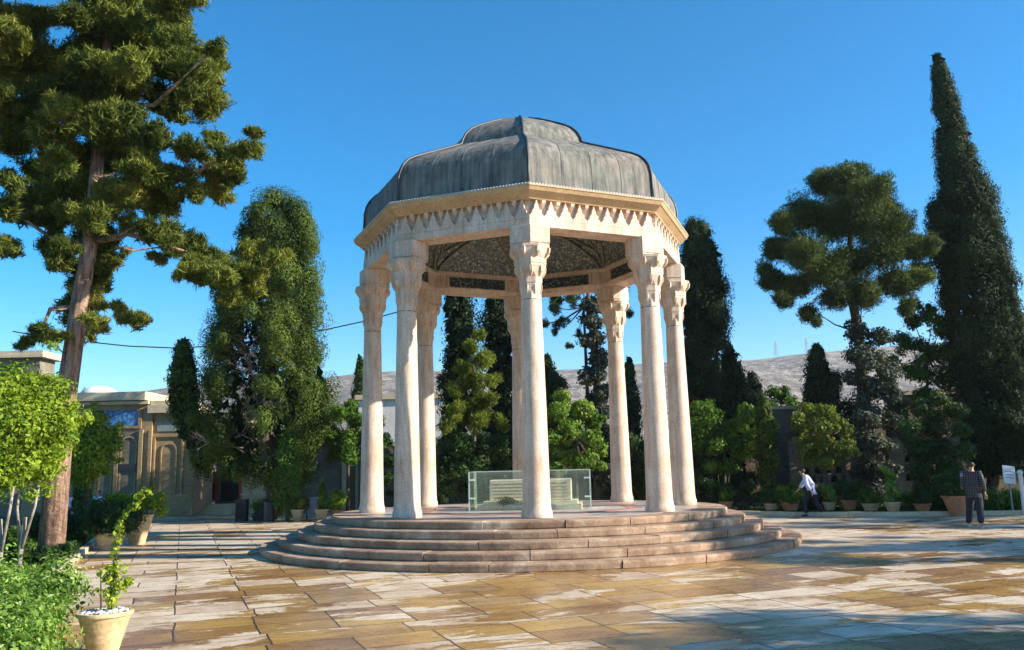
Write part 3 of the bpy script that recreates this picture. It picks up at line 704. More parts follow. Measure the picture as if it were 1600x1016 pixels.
b.box(xc+.02, q1, 39.6, 40.98, 0, .42); b.box(xc+.02, q1, 39.2, 39.59, 0, .28); b.box(xc+.02, q1, 38.8, 39.19, 0, .14); b.build('entrance_step', M['plaster'], en)
# sand wall with rounded shoulder
sw = thing('arched_sand_wall', 'sunlit sand coloured wall end with a rounded shoulder beside the dark entrance', 'wall')
b = MB(); YW = 39.5; q0, q1 = at(379, 740, YW)[0], at(413, 740, YW)[0]; zt = at(395, 738, YW)[2]
pl = [(q0, 0), (q1, 0), (q1, zt-.75)]+[(q1-.75+.75*math.cos(a), zt-.75+.75*math.sin(a)) for a in np.linspace(.2, math.pi/2, 7)]+[(q0, zt)]
V = [(x, YW, z) for x, z in pl]+[(x, YW+.5, z) for x, z in pl]; m_ = len(pl)
b.add(V, [tuple(range(m_)), tuple(range(m_, 2*m_))[::-1]]+[(i, (i+1) % m_, m_+(i+1) % m_, m_+i) for i in range(m_)]); b.build('wall', M['plaster'], sw)
b = MB(); wbox(b, 377, 415, 771, 775, YW, 0, .1); b.build('ledge', M['cap'], sw)
# rear garden wall
gw_ = thing('rear_garden_wall', 'brown brick garden wall running behind the pavilion trees', 'wall')
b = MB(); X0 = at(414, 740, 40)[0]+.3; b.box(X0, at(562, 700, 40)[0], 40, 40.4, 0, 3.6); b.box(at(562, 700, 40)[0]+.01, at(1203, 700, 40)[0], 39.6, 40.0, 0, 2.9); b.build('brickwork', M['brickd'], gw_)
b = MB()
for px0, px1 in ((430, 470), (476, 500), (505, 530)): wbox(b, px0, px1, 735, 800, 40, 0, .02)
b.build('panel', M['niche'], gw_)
b = MB(); wbox(b, 535, 542, 720, 800, 40, 0, .15); wbox(b, 556, 562, 720, 800, 40, 0, .15); b.build('pier', M['plaster'], gw_)
# right wall
rw = thing('right_garden_wall', 'high dark brown garden wall with pale coping at the far right', 'wall')
YR = 37.
b = MB(); q0, q1, q2, q3 = [at(p_, 700, YR)[0] for p_ in (1203, 1243, 1425, 1800)]
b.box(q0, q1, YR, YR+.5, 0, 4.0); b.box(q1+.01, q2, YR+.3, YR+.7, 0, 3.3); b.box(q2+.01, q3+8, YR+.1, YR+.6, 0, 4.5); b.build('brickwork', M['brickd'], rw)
b = MB(); b.box(q0-.08, q1+.08, YR-.08, YR+.58, 4.001, 4.14); b.box(q2-.08, q3+8, YR+.02, YR+.68, 4.501, 4.66); b.build('coping', M['cap'], rw)
lw = thing('lattice_wall', 'low brown brick wall pierced by rows of small arched openings behind the right hedges', 'wall')
YL = 34.; b = MB(); z0, z1, zm = at(1400, 752, YL)[2], at(1400, 694, YL)[2], 0
q0, q1 = at(1243, 720, YL)[0], at(1492, 720, YL)[0]
b.box(q0, q1, YL, YL+.25, 0, z0); b.box(q0, q1, YL, YL+.25, z1, z1+.15)
nrow = 4; rh = (z1-z0)/nrow; cw = .42; nc = int((q1-q0)/cw)
for r_ in range(nrow):
    b.box(q0, q1, YL+.01, YL+.24, z0+rh*(r_+1)-.07 if r_ < nrow-1 else z1-.05, z0+rh*(r_+1)-.001)
    for c_ in range(nc+1):
        xx = q0+cw*c_+(cw/2 if r_ % 2 else 0)
        za, zb = z0+rh*r_+.001, z0+rh*(r_+1)-.071
        b.add([(xx-.05, YL+.02, za), (xx+.05, YL+.02, za), (xx+.12, YL+.02, zb), (xx-.12, YL+.02, zb), (xx-.05, YL+.22, za), (xx+.05, YL+.22, za), (xx+.12, YL+.22, zb), (xx-.12, YL+.22, zb)], [(0, 1, 2, 3), (7, 6, 5, 4), (0, 3, 7, 4), (1, 2, 6, 5)])
b.build('pierced_brickwork', M['brickd'], lw)
b = MB()
for px_ in (1243, 1330, 1400, 1490): x_ = at(px_, 720, YL)[0]; b.box(x_-.28, x_+.28, YL-.1, YL+.3, 0, z1+.22)
b.build('pier', M['brickd'], lw)
# far buildings
M['oldplaster'] = mat_noise('old_grey_plaster', (.16, .145, .11), (.27, .24, .18), 1.4, .9)
fbd = thing('tall_brick_building', 'taller brick building with a heavy cornice at the far left edge', 'building')
b = MB(); q1 = at(60, 600, 42)[0]; b.box(q1-14, q1, 42, 43.4, 0, at(40, 560, 42)[2]); b.build('wall', M['oldplaster'], fbd)
b = MB(); z_ = at(40, 560, 42)[2]; b.box(q1-14, q1+.35, 41.6, 43.6, z_, z_+.14); b.box(q1-14, q1+.25, 41.7, 43.5, z_+.141, z_+.34); b.build('cornice', M['cap'], fbd)
for px0, px1 in ((-40, 12), (26, 58)):
    b = MB(); wbox(b, px0, px1, 573, 620, 42, 0, .03); b.build('recessed_panel', M['niche'], fbd)
fb2 = thing('whitewashed_building', 'distant whitewashed low building with an arched opening seen between the left columns', 'building')
b = MB(); q0, q1 = at(560, 650, 52)[0], at(700, 650, 52)[0]; zt = at(620, 624, 52)[2]; b.box(q0, q1, 52, 58, 0, zt); b.build('wall', M['whitewall'], fb2)
b = MB(); b.box(q0-.2, q1+.2, 51.8, 58.2, zt+.001, zt+.3); b.build('roof_edge', M['plaster'], fb2)
b = MB(); b.box(at(640, 640, 52)[0], at(662, 640, 52)[0], 51.95, 52, 0, at(640, 650, 52)[2]); b.build('opening', M['dark'], fb2)
dm = MB(); c_ = at(155, 620, 60); dm.lathe([(1.3*math.cos(a), c_[2]+.75*math.sin(a)) for a in np.linspace(0, math.pi/2-.01, 9)], 20, c=(c_[0], 60)); dm.lathe([(1.35, 0), (1.35, c_[2]+.02)], 20, c=(c_[0], 60), caps=True)
tag(dm.build('small_white_dome', M['white'], smooth=True), 'small white dome peeking above the buff brick building', 'dome')
# pylons
def pylon(px, pyb, label):
    t = thing('power_pylon', label, 'pylon', at(px, pyb, 1400), R(20), 'pylons on the ridge')
    b = MB(); H_ = 24; r_ = .33
    for sx in (-1, 1):
        for sy in (-1, 1): b.tube([(sx*3, sy*3, -3), (sx*1.1, sy*1.1, 13), (sx*.5, sy*.5, H_)], r_, 4)
    for z in (4, 8, 12, 16, 20):
        w = 3-z*.13 if z < 14 else 1.1-(z-13)*.055; w2 = 3-(z-4)*.13
        for sx in (-1, 1): b.tube([(-w*sx, -w, z), (w2*sx, -w2, z-4)], .2, 4); b.tube([(-w, w*sx, z), (-w2, -w2*sx, z-4)], .2, 4)
    b.build('lattice_tower', M['pylon'], t)
    for z, w in ((15, 5), (19, 4), (22.5, 3)):
        b = MB(); b.tube([(-w, 0, z), (0, 0, z+.9), (w, 0, z)], .3, 4); b.tube([(-w, 0, z), (w, 0, z)], .25, 4); b.build('cross_arm', M['pylon'], t)
    return t
pylon(1213, 556, 'left one of two lattice power pylons on the distant ridge')
pylon(1261, 551, 'right one of two lattice power pylons on the distant ridge, nearer the pine')

# cable behind the trees
pts = []
for px_, py_ in ((20, 518), (80, 528), (135, 534), (200, 541), (275, 544), (350, 540), (430, 530), (510, 515), (565, 503), (620, 488), (690, 466)): pts.append(at(px_, py_, 41.5))
b = MB(); b.tube(pts, .03, 6); tag(b.build('overhead_cable', M['cable']), 'thin dark cable sagging across the sky between the left building and the trees', 'cable')

# ================================================================== TREES
def pxclumps(lst, Y, base, dys=None, depth=1.0, zs=.85):
    out = []
    for k, q in enumerate(lst):
        px, py, r_ = q[:3]; dy = q[3] if len(q) > 3 else (rng.random()-.5)*2*depth
        p_ = at(px, py, Y+dy)-np.array(base); out.append((p_[0], p_[1], p_[2], r_*mpp(Y+dy)))
    return out
def px_profile(rows, Y, cx):
    """rows: (py, xl, xr) top..bottom -> profile list for cypress() round the axis at photo column cx"""
    out = []
    for py, xl, xr in rows:
        c = at(cx, py, Y); bx_ = at(cx, 800, Y)[0]; out.append((max(.02, c[2]), bx_-at(xl, py, Y)[0], at(xr, py, Y)[0]-bx_))
    return sorted(out)
GT = 'garden trees around the plaza'

# --- big leaning pine on the left
PY = 19.0; pb = (at(82, 850, PY)[0], PY, 0)
main = [(20,60,50),(10,110,55),(60,100,50),(90,150,45),(40,170,50),(80,215,45),(30,220,40),(100,250,35),(5,20,40),(60,25,35),
 (130,30,45),(180,20,50),(230,10,42),(280,0,30),(170,70,50),(220,60,42),(150,110,45),(200,110,40),(258,55,32),(250,95,32),(285,105,24),
 (320,88,20),(338,72,15),(343,100,14),(322,125,20),(295,145,18),(262,165,24),(275,180,16),
 (120,170,40),(150,200,40),(190,150,38),(200,200,42),(240,215,26),(180,240,42),(140,270,38),(230,265,36),(268,288,30),(250,312,28),(300,232,24),(330,216,18),(352,238,18),(380,232,17),(398,208,11),(393,236,13),(336,268,21),(368,276,17),(332,290,17),(360,258,16),(300,298,20),
 (20,285,30),(50,312,32),(8,322,32),(62,342,30),(100,300,38),(120,340,34),(150,330,38),(190,300,38),(82,382,24),(92,408,20),(150,372,28),(196,345,26),(140,418,24),(168,408,20),(135,462,20),(112,488,22),(62,522,19),(40,536,12),(88,520,15),(128,496,14),(160,475,12),(186,482,14),(208,500,14),(224,496,9),
 (248,362,20),(270,380,20),(298,390,24),(326,404,24),(348,422,24),(384,400,23),(412,416,17),(398,448,19),(360,462,19),(340,438,18),(150,440,22),(122,470,20),(168,392,22),(148,505,18),(130,440,20),(228,350,18),(262,368,20),(312,412,20),(366,436,20),(402,432,16),(408,386,12),(290,428,14),(250,402,12),(374,432,20)]
cl = pxclumps([(a, b_, c*(1.22 if a > 235 or b_ > 350 else .92)) for a, b_, c in main], PY, pb, depth=.9)
extra = []
for c in cl:
    if c[3] > .27:
        for s_ in (-1, 1):
            if rng.random() < .28: extra.append((c[0]+rng.normal()*.4, c[1]+s_*(.9+.9*rng.random()), c[2]+rng.normal()*.3, c[3]*.85))
top = [(rng.normal()*1.5-.2, rng.normal()*1.2, 11.2+rng.random()*2.8, .45+.25*rng.random()) for _ in range(14)]
allc = cl+extra+top
# each photo clump is broken into several tufts so that no lobe reads as a ball
sub = []; tn = []
for c in allc:
    nn_ = max(9, int(10*(c[3]/.33)**1.3)); tbse = .30+rng.normal()*.12+(.28 if abs(c[0]-.7) < .6 and 3.8 < c[2] < 6.2 else 0)
    for _ in range(nn_):
        d = rdir(1)[0]; q = c[3]*(.35+.55*rng.random())
        sub.append((c[0]+d[0]*q*1.15, c[1]+d[1]*q, c[2]+d[2]*q*.75, max(.11, c[3]*(.24+.30*rng.random())))); tn.append(tbse+rng.normal()*.1)
ppts = [at(82, 850, PY), at(97, 660, PY), at(112, 560, PY), at(124, 480, PY), at(140, 380, PY), at(150, 280, PY), at(160, 160, PY), at(170, 40, PY), at(175, -90, PY)]
ppts = [tuple(p_-np.array(pb)) for p_ in ppts]; ppts[0] = (ppts[0][0]-.03, 0, -.1)
limbs = [([ppts[4], (ppts[4][0]+.9, -.2, ppts[4][2]+.15), tuple(np.array(cl[main.index((326,404,24))][:3]))], [.07, .05, .02]),
         ([ppts[5], (ppts[5][0]+1.6, .1, ppts[5][2]-.2), tuple(np.array(cl[main.index((380,232,17))][:3]))], [.08, .05, .02]),
         ([ppts[6], (ppts[6][0]+1.3, -.2, ppts[6][2]-.2), tuple(np.array(cl[main.index((338,72,15))][:3]))], [.08, .05, .02]),
         ([ppts[6], (ppts[6][0]-1.4, .2, ppts[6][2]+.3), tuple(np.array(cl[main.index((10,110,55))][:3]))], [.09, .06, .03]),
         ([ppts[4], (ppts[4][0]-1.0, .2, ppts[4][2]+.2), tuple(np.array(cl[main.index((8,322,32))][:3]))], [.07, .05, .02]),
         ([ppts[3], (ppts[3][0]-.6, -.1, ppts[3][2]-.05), tuple(np.array(cl[main.index((62,522,19))][:3]))], [.08, .05, .02])]
crowntree('pine_tree', 'tall leaning pine with a rough reddish trunk on the left of the plaza', pb, sub, LM['pine'], .19, 300, .13, 'spike',
          trunk=[(ppts, [.29, .24, .205, .19, .17, .15, .12, .09, .04])]+limbs, tmat='bark', tones=tn, fill=.7, per_r=True)

# --- citrus trees on the left
def citrus(label, cpx, base_px, Y, rows, n_, r_, per, leaf=.085, tm='barkw', fork=True, mat='orange'):
    b_ = (at(base_px, 800, Y)[0], Y, 0); c = at(cpx[0], cpx[1], Y)-np.array(b_); rx, rz = cpx[2]*mpp(Y), cpx[3]*mpp(Y)
    cls = [q for q in ball(c[0], c[2], rx, rz, n_, r_, cy=0, ry=rx*.9, shell=.6)]+[(c[0]+rng.normal()*rx*.75, rng.normal()*rx*.4, c[2]+rng.normal()*rz*.55, r_*.5) for _ in range(n_//3)]
    tr = [([(0, 0, -.1), (.03, 0, .5), (c[0]*.4, 0, 1.1)], [.05, .042, .036])]
    if fork: tr += [([(.03, 0, .5), (c[0]*.4-.22, .1, 1.25), (c[0]-rx*.45, 0, c[2]-rz*.4)], [.034, .026, .014]), ([(.03, 0, .5), (c[0]*.4+.22, -.1, 1.3), (c[0]+rx*.4, 0, c[2]-rz*.4)], [.034, .026, .014])]
    else: tr += [([(c[0]*.4, 0, 1.1), (c[0], 0, c[2])], [.06, .03])]
    return crowntree('citrus_tree', label, b_, cls, LM[mat], leaf, per, .5, 'broad', trunk=tr, tmat=tm, group=GT, branches=False, tones=.25+.45*rng.random(len(cls)))
citrus('bright citrus tree at the left edge with a whitewashed trunk, cut by the frame', (8, 668, 62, 90), 3, 15.6, None, 85, .30, 200, leaf=.095)
citrus('bright citrus tree with a forked white trunk just left of the pine', (58, 668, 42, 80), 34, 16.2, None, 72, .28, 200, leaf=.095)
citrus('citrus tree glowing yellow green just right of the pine trunk', (138, 700, 36, 60), 134, 22.5, None, 60, .24, 190, leaf=.09, tm='barkd', fork=False)
# --- conifers
def CYP(name, label, rows, Y, cx, mat, **kw):
    b_ = (at(cx, 800, Y)[0], Y, 0); kw.setdefault('group', GT)
    return cypress(name, label, b_, px_profile(rows, Y, cx), LM[mat], **kw)
big = CYP('cypress_tree', 'broad old cypress with bare dead twigs in a hollow in its middle',
    [(312, 415, 450), (325, 385, 478), (350, 368, 500), (400, 362, 500), (440, 345, 504), (480, 325, 498), (520, 316, 514), (560, 318, 518), (610, 312, 534), (660, 305, 536), (700, 308, 515), (735, 340, 498), (752, 425, 485)], 34, 410, 'cyp',
    leaf=.085, nclump=430, per=620, csize=.44, lump=.10, mode='scale', jit=.26, hollow=[(-.3, 6.3, .62, 1.5), (-.7, 4.3, .9, 1.0), (-.2, 2.7, 1.3, .7)], group=None, seed_tone=.42)
tw = MB(); tb = np.array([at(400, 600, 33.4)[0]-at(410, 800, 34)[0], -.3, 0])
def twig(p, d, L, r_, lev):
    q = p+d*L; mid = (p+q)/2+rdir(1)[0]*L*.08; tw.tube([tuple(p), tuple(mid), tuple(q)], [r_, r_*.8, r_*.45], 4, False)
    if lev:
        for _ in range(3 if lev > 1 else 4):
            f = .3+.7*rng.random(); dd = d+rdir(1)[0]*.75; dd /= np.linalg.norm(dd); twig(p+(q-p)*f, dd, L*(.45+.25*rng.random()), r_*.6, lev-1)
for k in range(46):
    z = 2.4+rng.random()*7.6; x = -.15+rng.normal()*.55-(.5 if z < 5.5 else 0); s_ = 1 if rng.random() < .6 else -1
    d = np.array([s_*(.7+.3*rng.random()), -.55-.3*rng.random(), .1+.5*rng.random()]); d /= np.linalg.norm(d)
    twig(np.array([x*.6-.25, -.2, z]), d, .8+.55*rng.random(), .022, 3)
tw.build('dead_branches', M['twig'], big)
CYP('cypress_tree', 'small pointed cypress standing just left of the broad old cypress', [(532, 283, 291), (550, 272, 302), (580, 265, 308), (620, 260, 312), (660, 270, 320), (710, 296, 342), (735, 304, 332)], 35, 290, 'cyp', leaf=.15, nclump=150, per=85, csize=.36, seed_tone=.45, trunk=False)
CYP('young_conifer', 'bright green slender young conifer in front of the broad old cypress', [(645, 448, 452), (680, 438, 463), (720, 430, 470), (760, 424, 470), (790, 430, 468)], 32.6, 450, 'fresh', leaf=.10, nclump=130, per=75, csize=.2, seed_tone=.6, mode='spike')
CYP('cypress_tree', 'distant narrow cypress between the small round tree and the leftmost column', [(558, 561, 565), (580, 554, 572), (620, 549, 577), (660, 547, 579)], 60, 563, 'cyp', leaf=.2, nclump=90, per=60, csize=.4, seed_tone=.3)
CYP('cypress_tree', 'slim ivy green column of foliage under the citrus tree right of the pine', [(680, 128, 142), (710, 121, 146), (760, 114, 144), (800, 114, 140)], 27, 130, 'fresh', leaf=.10, nclump=90, per=70, csize=.2, seed_tone=.3)
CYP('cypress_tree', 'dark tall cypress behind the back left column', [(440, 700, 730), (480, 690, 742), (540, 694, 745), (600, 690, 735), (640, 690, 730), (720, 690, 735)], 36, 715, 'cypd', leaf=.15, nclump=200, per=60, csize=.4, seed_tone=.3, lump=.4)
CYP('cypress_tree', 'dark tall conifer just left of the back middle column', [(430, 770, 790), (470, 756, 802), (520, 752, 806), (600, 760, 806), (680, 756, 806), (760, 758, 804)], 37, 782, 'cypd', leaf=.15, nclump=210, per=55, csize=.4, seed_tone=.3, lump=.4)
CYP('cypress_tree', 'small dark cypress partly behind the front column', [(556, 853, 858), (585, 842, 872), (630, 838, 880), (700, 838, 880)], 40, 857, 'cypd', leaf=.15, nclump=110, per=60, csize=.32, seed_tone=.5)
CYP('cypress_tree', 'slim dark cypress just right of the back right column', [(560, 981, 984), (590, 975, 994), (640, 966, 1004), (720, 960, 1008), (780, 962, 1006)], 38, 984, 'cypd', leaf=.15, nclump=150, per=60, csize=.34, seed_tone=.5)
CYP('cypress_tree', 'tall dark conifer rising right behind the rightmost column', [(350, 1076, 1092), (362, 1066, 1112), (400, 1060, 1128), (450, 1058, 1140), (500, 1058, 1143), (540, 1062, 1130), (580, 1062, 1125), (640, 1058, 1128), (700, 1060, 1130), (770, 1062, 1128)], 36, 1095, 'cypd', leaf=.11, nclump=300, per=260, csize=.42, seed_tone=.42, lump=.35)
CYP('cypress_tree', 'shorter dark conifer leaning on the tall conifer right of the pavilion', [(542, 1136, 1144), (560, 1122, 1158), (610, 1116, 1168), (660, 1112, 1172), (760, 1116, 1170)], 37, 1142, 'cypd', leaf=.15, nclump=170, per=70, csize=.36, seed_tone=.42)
CYP('cypress_tree', 'slim bright edged cypress column left of the right garden wall', [(622, 1186, 1196), (645, 1180, 1208), (690, 1180, 1215), (740, 1184, 1214), (760, 1190, 1208)], 32, 1198, 'cyp', leaf=.12, nclump=110, per=75, csize=.24, seed_tone=.4)
CYP('cypress_tree', 'little dark cypress poking above the garden wall under the ridge', [(584, 1170, 1178), (605, 1162, 1192), (640, 1158, 1205), (700, 1160, 1205)], 42, 1180, 'cypd', leaf=.15, nclump=90, per=60, csize=.34, seed_tone=.4)
CYP('cypress_tree', 'very tall dark cypress with a leaning tip at the right edge', [(88, 1459, 1468), (105, 1457, 1478), (150, 1459, 1494), (200, 1461, 1512), (250, 1464, 1526), (300, 1466, 1548), (312, 1454, 1555), (360, 1448, 1562), (400, 1452, 1570), (450, 1462, 1584), (500, 1474, 1600), (560, 1484, 1612), (620, 1488, 1628), (700, 1496, 1640), (740, 1520, 1630)], 34.5, 1530, 'cypd', leaf=.10, nclump=760, per=340, csize=.38, seed_tone=.45, lump=.10, group=None)
CYP('conifer', 'dark narrow conifer behind the yellow green tree on the right', [(540, 1272, 1280), (560, 1262, 1290), (600, 1252, 1310), (660, 1250, 1325), (720, 1256, 1320)], 36, 1285, 'cypd', leaf=.15, nclump=170, per=60, csize=.36, seed_tone=.6)

# --- broadleaf / loose trees by photo clumps
def PXT(name, label, clumps, Y, base_px, mat, leaf, per, mode='broad', asp=.5, depth=.8, split=5, r_sub=.5, tm='barkd', trunk_to=None, tr=.12, group=GT, mirror=True, tone=.35, fill=.35, branches=True):
    b_ = (at(base_px, 800, Y)[0], Y, 0); c0 = pxclumps(clumps, Y, b_, depth=depth)
    if mirror: c0 += pxclumps([(q[0]+rng.normal()*4, q[1]+rng.normal()*4, q[2]*.9, -c[1]*1.2+rng.normal()*.2) for q, c in zip(clumps, c0)], Y, b_)
    sub = []; tn = []
    for c in c0:
        tb_ = tone+rng.normal()*.12
        for _ in range(split):
            d = rdir(1)[0]; q = c[3]*(.15+.55*rng.random()); sub.append((c[0]+d[0]*q, c[1]+d[1]*q, c[2]+d[2]*q, c[3]*r_sub*(.7+.6*rng.random()))); tn.append(tb_+rng.normal()*.1)
    path = [(0, 0, -.1)]
    tt = trunk_to or [(sum(q[0] for q in clumps)/len(clumps), sum(q[1] for q in clumps)/len(clumps))]
    for px_, py_ in tt: path.append(tuple(at(px_, py_, Y)-np.array(b_)))
    rads = list(np.linspace(tr, tr*.35, len(path)))
    return crowntree(name, label, b_, sub, LM[mat], leaf, per, asp, mode, trunk=[(path, rads)], tmat=tm, group=group, tones=tn, fill=fill, branches=branches)
PXT('pine_tree', 'round headed dark pine with a bare forked crown on the right of the pavilion',
  [(1320,288,38),(1288,285,28),(1362,300,34),(1335,270,20),(1262,335,36),(1302,345,42),(1350,345,46),(1396,350,32),(1226,350,24),(1212,388,22),(1250,388,38),(1208,440,24),(1238,450,30),(1198,425,16),(1282,418,36),(1332,415,40),(1384,396,36),(1428,388,32),(1455,384,17),(1440,425,22),(1402,448,34),(1352,462,32),(1304,465,26),(1262,488,17),(1276,502,11),(1416,478,17),(1380,330,30),(1225,470,16)],
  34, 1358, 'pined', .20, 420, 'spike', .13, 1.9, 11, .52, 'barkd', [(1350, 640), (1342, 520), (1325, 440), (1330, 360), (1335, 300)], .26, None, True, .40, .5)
PXT('ivy_clump', 'silvery ivy covering the trunk of the round headed pine', [(1340,520,26),(1370,530,26),(1355,560,34),(1385,580,24),(1360,610,36),(1395,615,20),(1350,650,34),(1385,660,26),(1365,700,32),(1350,735,26),(1385,730,22),(1335,590,20),(1368,765,22)], 33.4, 1365, 'ivy', .12, 170, 'broad', .8, .5, 9, .42, mirror=False, tone=.5, group=None, tr=.10, branches=False)
PXT('broadleaf_tree', 'mid green broadleaf tree between the round pine and the tall cypress', [(1420,500,22),(1450,495,24),(1480,510,26),(1410,535,26),(1445,540,30),(1485,550,26),(1430,580,28),(1470,590,28),(1400,570,20),(1500,580,20),(1445,620,26)], 35.6, 1450, 'green', .13, 150, depth=.8, split=5, r_sub=.45, tone=.3)
PXT('broadleaf_tree', 'dark bushy tree behind the man in the plaid shirt', [(1465,625,18),(1440,640,20),(1490,640,20),(1425,670,24),(1460,665,30),(1500,670,20),(1430,700,26),(1470,705,34),(1508,700,20),(1440,735,26),(1480,745,30),(1450,765,22)], 30.2, 1468, 'dgreen', .12, 190, depth=.8, tone=.5)
PXT('broadleaf_tree', 'yellow green young tree above the man in the pale shirt', [(1262,640,18),(1292,638,16),(1250,665,17),(1278,668,22),(1308,660,18),(1256,695,18),(1285,698,22),(1316,695,18),(1300,722,16),(1268,718,14),(1322,675,12)], 31, 1290, 'ygreen', .12, 150, depth=.7, tone=.45)
PXT('broadleaf_tree', 'olive green round tree crown above the garden wall under the ridge', [(1212,612,14),(1226,625,15),(1206,634,14),(1240,632,12)], 44, 1215, 'green', .16, 110, depth=.6, tone=.3)
PXT('broadleaf_tree', 'light leaved tree to the right of the rightmost column', [(1098,640,20),(1088,670,20),(1110,660,22),(1135,670,22),(1160,660,20),(1175,680,18),(1120,695,22),(1150,700,24),(1095,700,20),(1180,705,14),(1165,640,16),(1140,725,18),(1110,730,18)], 33, 1130, 'green', .12, 170, depth=.7, tone=.5)
PXT('broadleaf_tree', 'fresh light green bushy tree seen between the front and back right columns', [(880,625,18),(905,640,22),(868,650,20),(925,660,18),(890,670,26),(920,690,22),(862,685,20),(938,705,12),(880,710,24),(910,720,22),(865,730,18),(940,728,10)], 31, 900, 'green', .13, 190, depth=.7, tone=.72)
PXT('yellow_green_conifer', 'feathery yellow green tree seen between the two left back columns', [(748,520,13),(738,545,16),(755,560,18),(725,575,17),(745,590,22),(770,590,15),(712,610,18),(740,625,24),(765,625,18),(720,650,22),(748,660,24),(778,655,14),(700,665,16)], 31, 740, 'ygreen', .17, 190, 'spike', .2, .7, 5, .45, tone=.42)
PXT('broadleaf_tree', 'dark leafy tree low behind the glass case on the left', [(700,690,20),(725,700,24),(755,700,26),(780,700,20),(695,725,20),(720,735,26),(750,735,28),(785,735,20),(700,760,18),(735,765,22),(770,765,22)], 31.6, 745, 'dgreen', .12, 190, depth=.7, tone=.5)
PXT('ivy_clad_tree', 'tall ivy clad trunk with a spreading top left of the back right column', [(925,470,20),(920,500,18),(925,535,22),(935,560,22),(930,590,24),(940,615,22),(935,645,24),(945,675,20),(950,705,24),(945,740,26),(960,765,20)], 33.5, 935, 'ivy', .12, 150, 'broad', .8, .5, 8, .42, mirror=True, tone=.30, tr=.2, trunk_to=[(932, 600), (918, 450)], branches=False)
PXT('pine_tree', 'loose dark pine crown seen through the arches behind the pavilion', [(860,480,16),(880,500,12),(872,470,14),(895,470,14),(850,505,12),(868,520,8),(905,520,9),(890,540,8),(950,475,14),(970,480,12),(985,490,10),(900,450,20),(935,445,24),(870,445,20),(975,450,20),(690,480,14),(735,480,12),(745,470,10)][:15], 34.5, 915, 'pined', .2, 90, 'spike', .14, 1.0, 5, .42, tone=.35, trunk_to=[(918, 620), (912, 480)], fill=.5)
PXT('round_tree', 'small glossy round tree beside the leftmost column', [(548,635,15),(530,650,18),(560,655,18),(585,660,14),(522,680,18),(548,685,22),(578,688,18),(518,710,16),(545,715,20),(575,715,18),(596,690,12)], 34, 543, 'green', .11, 190, depth=.7, tone=.42, trunk_to=[(545, 700)], tr=.09)
PXT('shrub', 'dark shrubs filling the gap under the slim cypress behind the right columns', [(985,690,20),(1010,700,18),(970,730,20),(1000,740,22),(1020,735,14),(985,770,18),(1015,770,16)], 33.5, 992, 'dgreen', .11, 150, depth=.6, tone=.4)
PXT('shrub', 'dark shrubs under the tall conifer right of the rightmost column', [(1085,745,16),(1110,760,18),(1080,775,16),(1135,770,16),(1165,765,18),(1190,775,14),(1205,765,12)], 32.5, 1130, 'dgreen', .11, 150, depth=.6, tone=.4)
PXT('shrub', 'dark shrubs behind the back left column', [(700,640,14),(690,780,12),(668,700,14),(690,740,16),(605,690,14),(612,720,14),(600,750,14),(650,750,14),(640,720,12),(625,775,12)][1:], 34, 660, 'dgreen', .11, 130, depth=.6, tone=.35)
PXT('broadleaf_tree', 'large dark leafy tree filling the view between the rightmost column and the right garden wall', [(1090,600,24),(1120,630,26),(1150,610,24),(1175,640,26),(1100,680,28),(1140,690,30),(1180,700,28),(1110,740,26),(1160,750,26),(1195,740,20),(1080,720,22)], 38.0, 1140, 'dgreen', .14, 170, depth=1.0, tone=.25)
PXT('broadleaf_tree', 'dark leafy tree behind the ivy covered pine trunk', [(1300,600,24),(1330,640,28),(1300,680,28),(1400,640,28),(1410,700,30),(1330,720,26),(1390,590,22),(1420,750,22),(1300,740,22)], 36.2, 1335, 'dgreen', .14, 170, depth=.6, tone=.25)
PXT('broadleaf_tree', 'dark leafy tree behind the feathery tree and the glass case', [(700,600,20),(725,640,26),(760,660,26),(790,640,22),(700,690,24),(790,700,24),(740,710,26),(870,600,18),(880,650,22),(900,700,24),(860,740,22),(930,740,22)], 38.0, 780, 'dgreen', .14, 170, depth=1.0, tone=.3)

# ================================================================== LEFT BED
PXT('shrub', 'dark low shrub at the foot of the pine', [(60,820,26),(100,825,26),(130,818,22),(150,812,18),(120,838,16),(80,842,18)], 22.2, 100, 'dgreen', .09, 260, depth=.5, tone=.35, group='shrubs in the left bed', branches=False)
PXT('shrub', 'green shrub under the citrus trees at the left edge', [(0,835,24),(30,845,22),(10,855,20),(50,858,16)], 20.0, 20, 'green', .08, 260, depth=.5, tone=.4, group='shrubs in the left bed', branches=False)
PXT('shrub', 'shaded low shrub along the left kerb in front of the two wide pots', [(95,862,14),(70,868,16),(40,868,16),(110,855,12)], 18.5, 75, 'dgreen', .07, 240, depth=.4, tone=.3, group='shrubs in the left bed', branches=False)
# foreground hedge (one bush mass cut by the frame)
hb = []
for k in range(210):
    y_ = 7.0+rng.random()*4.6; x_ = -9.0+rng.random()*5.2
    if x_ > -.45*(y_-9)-4.75: continue
    hb.append((x_, y_,   .12+rng.random()*.52, .22+.14*rng.random()))
hbase = (-6.5, 9.5, 0)
hc = np.array(hb); hc[:, :3] -= np.array(hbase)
t = thing('foreground_hedge', 'bright leafy hedge filling the bottom left corner', 'hedge', hbase)
link('foliage', leafmesh('foliage', *clump_leaves(hc[:, :3], hc[:, 3], 620, .062, .5, 'broad', .2+.5*rng.random(len(hc)), .3)), LM['hedge'], t)
b = MB()
for k in range(40):
    x_, y_ = rng.random()*2.6-1.9, rng.random()*2.4-1.4; b.tube([(x_, y_, -.05), (x_+rng.normal()*.08, y_+rng.normal()*.08, .3), (x_+rng.normal()*.16, y_+rng.normal()*.16, .62)], [.012, .009, .004], 5)
